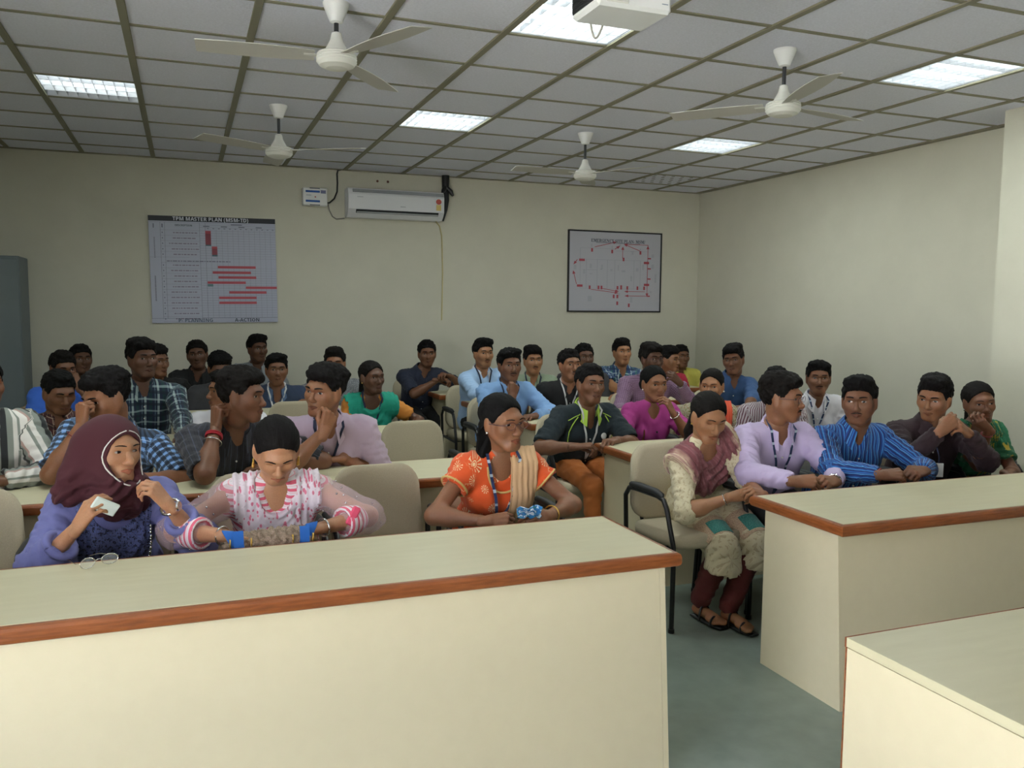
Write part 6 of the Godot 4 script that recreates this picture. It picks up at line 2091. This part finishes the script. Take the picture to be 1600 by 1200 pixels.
# ---------- mesh collecting ----------
class MB:
	var v := PackedVector3Array()
	var n := PackedVector3Array()
	var t := PackedVector2Array()
	var c := PackedColorArray()
	var i := PackedInt32Array()
	var col := Color.WHITE
	func vert(p: Vector3, nn: Vector3, uv := Vector2.ZERO) -> int:
		v.append(p); n.append(nn); t.append(uv); c.append(col)
		return v.size() - 1
	func face(a: int, b: int, d: int) -> void:
		var nn := n[a] + n[b] + n[d]
		if (v[b] - v[a]).cross(v[d] - v[a]).dot(nn) > 0.0:
			i.append_array(PackedInt32Array([a, d, b]))
		else:
			i.append_array(PackedInt32Array([a, b, d]))
	func flat(pts: Array, nn: Vector3) -> void:
		var first := v.size()
		var ax := nn.abs()
		for p: Vector3 in pts:
			var uv := Vector2(p.x, p.y)
			if ax.y > ax.x and ax.y > ax.z:
				uv = Vector2(p.x, p.z)
			elif ax.x > ax.z:
				uv = Vector2(p.z, p.y)
			vert(p, nn, uv)
		for k in range(1, pts.size() - 1):
			face(first, first + k, first + k + 1)
	func box(center: Vector3, size: Vector3, bevel := 0.0, b := Basis.IDENTITY) -> void:
		var h := size * 0.5
		var e := minf(bevel, minf(h.x, minf(h.y, h.z)) * 0.98)
		var axes := [Vector3.RIGHT, Vector3.UP, Vector3.BACK]
		var q := func(p: Vector3) -> Vector3: return center + b * p
		for a in 3:
			for s: float in [-1.0, 1.0]:
				var na: Vector3 = axes[a] * s
				var b1: Vector3 = axes[(a + 1) % 3]
				var b2: Vector3 = axes[(a + 2) % 3]
				var o := na * h[a]
				var w1 := h[(a + 1) % 3] - e
				var w2 := h[(a + 2) % 3] - e
				flat([q.call(o - b1 * w1 - b2 * w2), q.call(o + b1 * w1 - b2 * w2), q.call(o + b1 * w1 + b2 * w2), q.call(o - b1 * w1 + b2 * w2)], b * na)
		if e <= 0.0:
			return
		for a in 3:
			var d: Vector3 = axes[a]
			var m1: int = (a + 1) % 3
			var m2: int = (a + 2) % 3
			for s1: float in [-1.0, 1.0]:
				for s2: float in [-1.0, 1.0]:
					var p1: Vector3 = axes[m1] * s1
					var p2: Vector3 = axes[m2] * s2
					var l := h[a] - e
					var u1 := p1 * h[m1] + p2 * (h[m2] - e)
					var u2 := p1 * (h[m1] - e) + p2 * h[m2]
					flat([q.call(u1 - d * l), q.call(u1 + d * l), q.call(u2 + d * l), q.call(u2 - d * l)], b * (p1 + p2).normalized())
		for sx: float in [-1.0, 1.0]:
			for sy: float in [-1.0, 1.0]:
				for sz: float in [-1.0, 1.0]:
					var s := Vector3(sx, sy, sz)
					flat([q.call(s * Vector3(h.x, h.y - e, h.z - e)), q.call(s * Vector3(h.x - e, h.y, h.z - e)), q.call(s * Vector3(h.x - e, h.y - e, h.z))], b * s.normalized())
	func tube(pts: Array, r, seg := 8, caps := true, flatten := 1.0) -> void:
		var up := Vector3.UP
		var d0: Vector3 = (pts[1] - pts[0]).normalized()
		if absf(d0.dot(up)) > 0.9:
			up = Vector3.RIGHT
		var side := d0.cross(up).normalized()
		var start := v.size()
		var m := pts.size()
		for k in m:
			var d: Vector3
			if k == 0:
				d = pts[1] - pts[0]
			elif k == m - 1:
				d = pts[k] - pts[k - 1]
			else:
				d = (pts[k] - pts[k - 1]).normalized() + (pts[k + 1] - pts[k]).normalized()
			d = d.normalized()
			side = (side - d * side.dot(d)).normalized()
			var o := d.cross(side)
			var rr: float = r[k] if r is Array else r
			for j in seg:
				var an := TAU * j / seg
				var nn := side * cos(an) + o * sin(an)
				vert(pts[k] + side * cos(an) * rr + o * sin(an) * rr * flatten, nn, Vector2(float(j) / seg, k))
		for k in m - 1:
			for j in seg:
				var a := start + k * seg + j
				var b2 := start + k * seg + (j + 1) % seg
				face(a, b2, b2 + seg)
				face(a, b2 + seg, a + seg)
		if caps:
			for e in [0, m - 1]:
				var d2: Vector3 = (pts[0] - pts[1]).normalized() if e == 0 else (pts[m - 1] - pts[m - 2]).normalized()
				var ring := []
				for j in seg:
					ring.append(v[start + e * seg + j])
				flat(ring, d2)
	func lathe(profile: Array, seg: int, at: Vector3, b := Basis.IDENTITY) -> void:
		var area := 0.0
		for k in profile.size():
			area += profile[k].cross(profile[(k + 1) % profile.size()])
		for k in profile.size() - 1:
			var p: Vector2 = profile[k]
			var q: Vector2 = profile[k + 1]
			var d := (q - p).normalized()
			var nn := Vector2(d.y, -d.x) * (1.0 if area > 0.0 else -1.0)
			var st := v.size()
			for j in seg + 1:
				var an := TAU * j / seg
				var dir := Vector3(cos(an), 0, sin(an))
				var nv := b * (dir * nn.x + Vector3.UP * nn.y)
				vert(at + b * (dir * p.x + Vector3.UP * p.y), nv, Vector2(float(j) / seg, p.y))
				vert(at + b * (dir * q.x + Vector3.UP * q.y), nv, Vector2(float(j) / seg, q.y))
			for j in seg:
				var a := st + j * 2
				face(a, a + 1, a + 3)
				face(a, a + 3, a + 2)
	# a cloth or board sheet through a grid of points, with thickness
	func sheet(g: Array, thick: float, uvs := Vector2.ONE) -> void:
		var rows := g.size()
		var cols: int = g[0].size()
		var nr := []
		for r in rows:
			var line := []
			for k in cols:
				var du: Vector3 = g[r][mini(k + 1, cols - 1)] - g[r][maxi(k - 1, 0)]
				var dv: Vector3 = g[mini(r + 1, rows - 1)][k] - g[maxi(r - 1, 0)][k]
				line.append(du.cross(dv).normalized())
			nr.append(line)
		var st := [0, 0]
		for s in 2:
			st[s] = v.size()
			for r in rows:
				for k in cols:
					var nn: Vector3 = nr[r][k] * (1.0 if s == 0 else -1.0)
					vert(g[r][k] + nn * thick * 0.5, nn, Vector2(float(k) / (cols - 1), float(r) / (rows - 1)) * uvs)
			for r in rows - 1:
				for k in cols - 1:
					var a: int = st[s] + r * cols + k
					face(a, a + 1, a + cols + 1)
					face(a, a + cols + 1, a + cols)
		var rim := []
		for k in cols: rim.append(k)
		for r in range(1, rows): rim.append(r * cols + cols - 1)
		for k in range(cols - 2, -1, -1): rim.append((rows - 1) * cols + k)
		for r in range(rows - 2, 0, -1): rim.append(r * cols)
		var mid := Vector3.ZERO
		for r in rows: mid += g[r][cols / 2] / rows
		for k in rim.size():
			var a: Vector3 = v[st[0] + rim[k]]
			var b3: Vector3 = v[st[0] + rim[(k + 1) % rim.size()]]
			var a2: Vector3 = v[st[1] + rim[k]]
			var b4: Vector3 = v[st[1] + rim[(k + 1) % rim.size()]]
			var nn := (b3 - a).cross(a2 - a)
			if nn.length() < 1e-12:
				continue
			nn = nn.normalized()
			if nn.dot(a - mid) < 0.0: nn = -nn
			flat([a, b3, b4, a2], nn)
	func ball(at: Vector3, r: Vector3, seg := 10, rings := 6, b := Basis.IDENTITY) -> void:
		var st := v.size()
		for k in rings + 1:
			var la := PI * k / rings
			for j in seg:
				var an := TAU * j / seg
				var d := Vector3(sin(la) * cos(an), cos(la), sin(la) * sin(an))
				vert(at + b * (d * r), (b * (d / r)).normalized(), Vector2(float(j) / seg, float(k) / rings))
		for k in rings:
			for j in seg:
				var a := st + k * seg + j
				var b2 := st + k * seg + (j + 1) % seg
				if k > 0: face(a, b2, b2 + seg)
				if k < rings - 1: face(a, b2 + seg, a + seg)
	# a flat outline (x, y) pushed along z
	func prism(poly: PackedVector2Array, z0: float, z1: float, xf := Transform3D.IDENTITY) -> void:
		var tri := Geometry2D.triangulate_polygon(poly)
		for s in 2:
			var z := z0 if s == 0 else z1
			var nn := xf.basis * Vector3(0, 0, -1.0 if s == 0 else 1.0)
			var st := v.size()
			for p in poly:
				vert(xf * Vector3(p.x, p.y, z), nn, p)
			for k in range(0, tri.size(), 3):
				face(st + tri[k], st + tri[k + 1], st + tri[k + 2])
		var cw := Geometry2D.is_polygon_clockwise(poly)
		for k in poly.size():
			var a := poly[k]
			var b2 := poly[(k + 1) % poly.size()]
			var d := (b2 - a).normalized()
			var nn2 := Vector2(d.y, -d.x) * (-1.0 if cw else 1.0)
			flat([xf * Vector3(a.x, a.y, z0), xf * Vector3(b2.x, b2.y, z0), xf * Vector3(b2.x, b2.y, z1), xf * Vector3(a.x, a.y, z1)], (xf.basis * Vector3(nn2.x, nn2.y, 0)).normalized())
	func mesh() -> ArrayMesh:
		var arr := []
		arr.resize(Mesh.ARRAY_MAX)
		arr[Mesh.ARRAY_VERTEX] = v; arr[Mesh.ARRAY_NORMAL] = n; arr[Mesh.ARRAY_TEX_UV] = t; arr[Mesh.ARRAY_COLOR] = c; arr[Mesh.ARRAY_INDEX] = i
		var m := ArrayMesh.new()
		m.add_surface_from_arrays(Mesh.PRIMITIVE_TRIANGLES, arr)
		return m

# ---------- nodes ----------
var used := {}
func numbered(called: String) -> String:
	var k: int = used.get(called, -1) + 1
	used[called] = k
	return called if k == 0 else "%s_%03d" % [called, k]
func thing(called: String, label: String, category: String, at := Vector3.ZERO, group := "") -> Node3D:
	var o := Node3D.new()
	o.name = numbered(called)
	add_child(o)
	o.position = at
	tag(o, label, category, group)
	return o
func tag(o: Node3D, label: String, category: String, group := "") -> void:
	o.set_meta("label", label)
	o.set_meta("category", category)
	if group: o.set_meta("group", group)
func part(parent: Node, called: String, m: Mesh, mat: Material, xf := Transform3D.IDENTITY) -> MeshInstance3D:
	var o := MeshInstance3D.new()
	o.name = called
	o.mesh = m
	o.material_override = mat
	o.transform = xf
	parent.add_child(o, true)
	return o
func struct_box(called: String, lo: Vector3, hi: Vector3, mat: Material, parent: Node = self) -> MeshInstance3D:
	var mb := MB.new()
	var mid := (lo + hi) * 0.5
	mb.box(Vector3.ZERO, hi - lo)
	var o := part(parent, called, mb.mesh(), mat, Transform3D(Basis.IDENTITY, mid))
	if parent == self: o.set_meta("kind", "structure")
	return o

# ---------- materials ----------
func noise_tex(freq: float, seed_: int, lo: Color, hi: Color, size := 256, octaves := 4, stretch := Vector2.ONE) -> ImageTexture:
	var f := FastNoiseLite.new()
	f.noise_type = FastNoiseLite.TYPE_SIMPLEX_SMOOTH
	f.seed = seed_
	f.frequency = freq
	f.fractal_octaves = octaves
	var im := Image.create(size, size, false, Image.FORMAT_RGB8)
	for y in size:
		for x in size:
			var u := float(x) / size
			var w := float(y) / size
			# wraps on both sides: walks a torus
			var a := f.get_noise_3d(u * size * stretch.x, w * size * stretch.y, 0)
			var b := f.get_noise_3d((u - 1.0) * size * stretch.x, w * size * stretch.y, 0)
			var d := f.get_noise_3d(u * size * stretch.x, (w - 1.0) * size * stretch.y, 0)
			var e := f.get_noise_3d((u - 1.0) * size * stretch.x, (w - 1.0) * size * stretch.y, 0)
			var val: float = lerpf(lerpf(a, b, u), lerpf(d, e, u), w)
			im.set_pixel(x, y, lo.lerp(hi, clampf(val * 0.9 + 0.5, 0, 1)))
	return ImageTexture.create_from_image(im)
func bump_tex(freq: float, seed_: int, strength: float, size := 256, stretch := Vector2.ONE) -> ImageTexture:
	var t := noise_tex(freq, seed_, Color.BLACK, Color.WHITE, size, 4, stretch)
	var im := t.get_image()
	im.convert(Image.FORMAT_RGBA8)
	im.bump_map_to_normal_map(strength)
	return ImageTexture.create_from_image(im)
func plain_mat(c: Color, rough := 0.7, metal := 0.0) -> StandardMaterial3D:
	var m := StandardMaterial3D.new()
	m.albedo_color = c
	m.roughness = rough
	m.metallic = metal
	return m
func surf_mat(c: Color, rough: float, tex: Texture2D, per_metre: float, nrm: Texture2D = null, nscale := 0.3, world := true) -> StandardMaterial3D:
	var m := plain_mat(c, rough)
	m.albedo_texture = tex
	m.uv1_triplanar = true
	m.uv1_world_triplanar = world
	m.uv1_scale = Vector3.ONE * per_metre
	if nrm:
		m.normal_enabled = true
		m.normal_texture = nrm
		m.normal_scale = nscale
	return m
func uv_mat(tex: Texture2D, rough := 0.8, scale := Vector2.ONE) -> StandardMaterial3D:
	var m := plain_mat(Color.WHITE, rough)
	m.albedo_texture = tex
	m.uv1_scale = Vector3(scale.x, scale.y, 1)
	return m
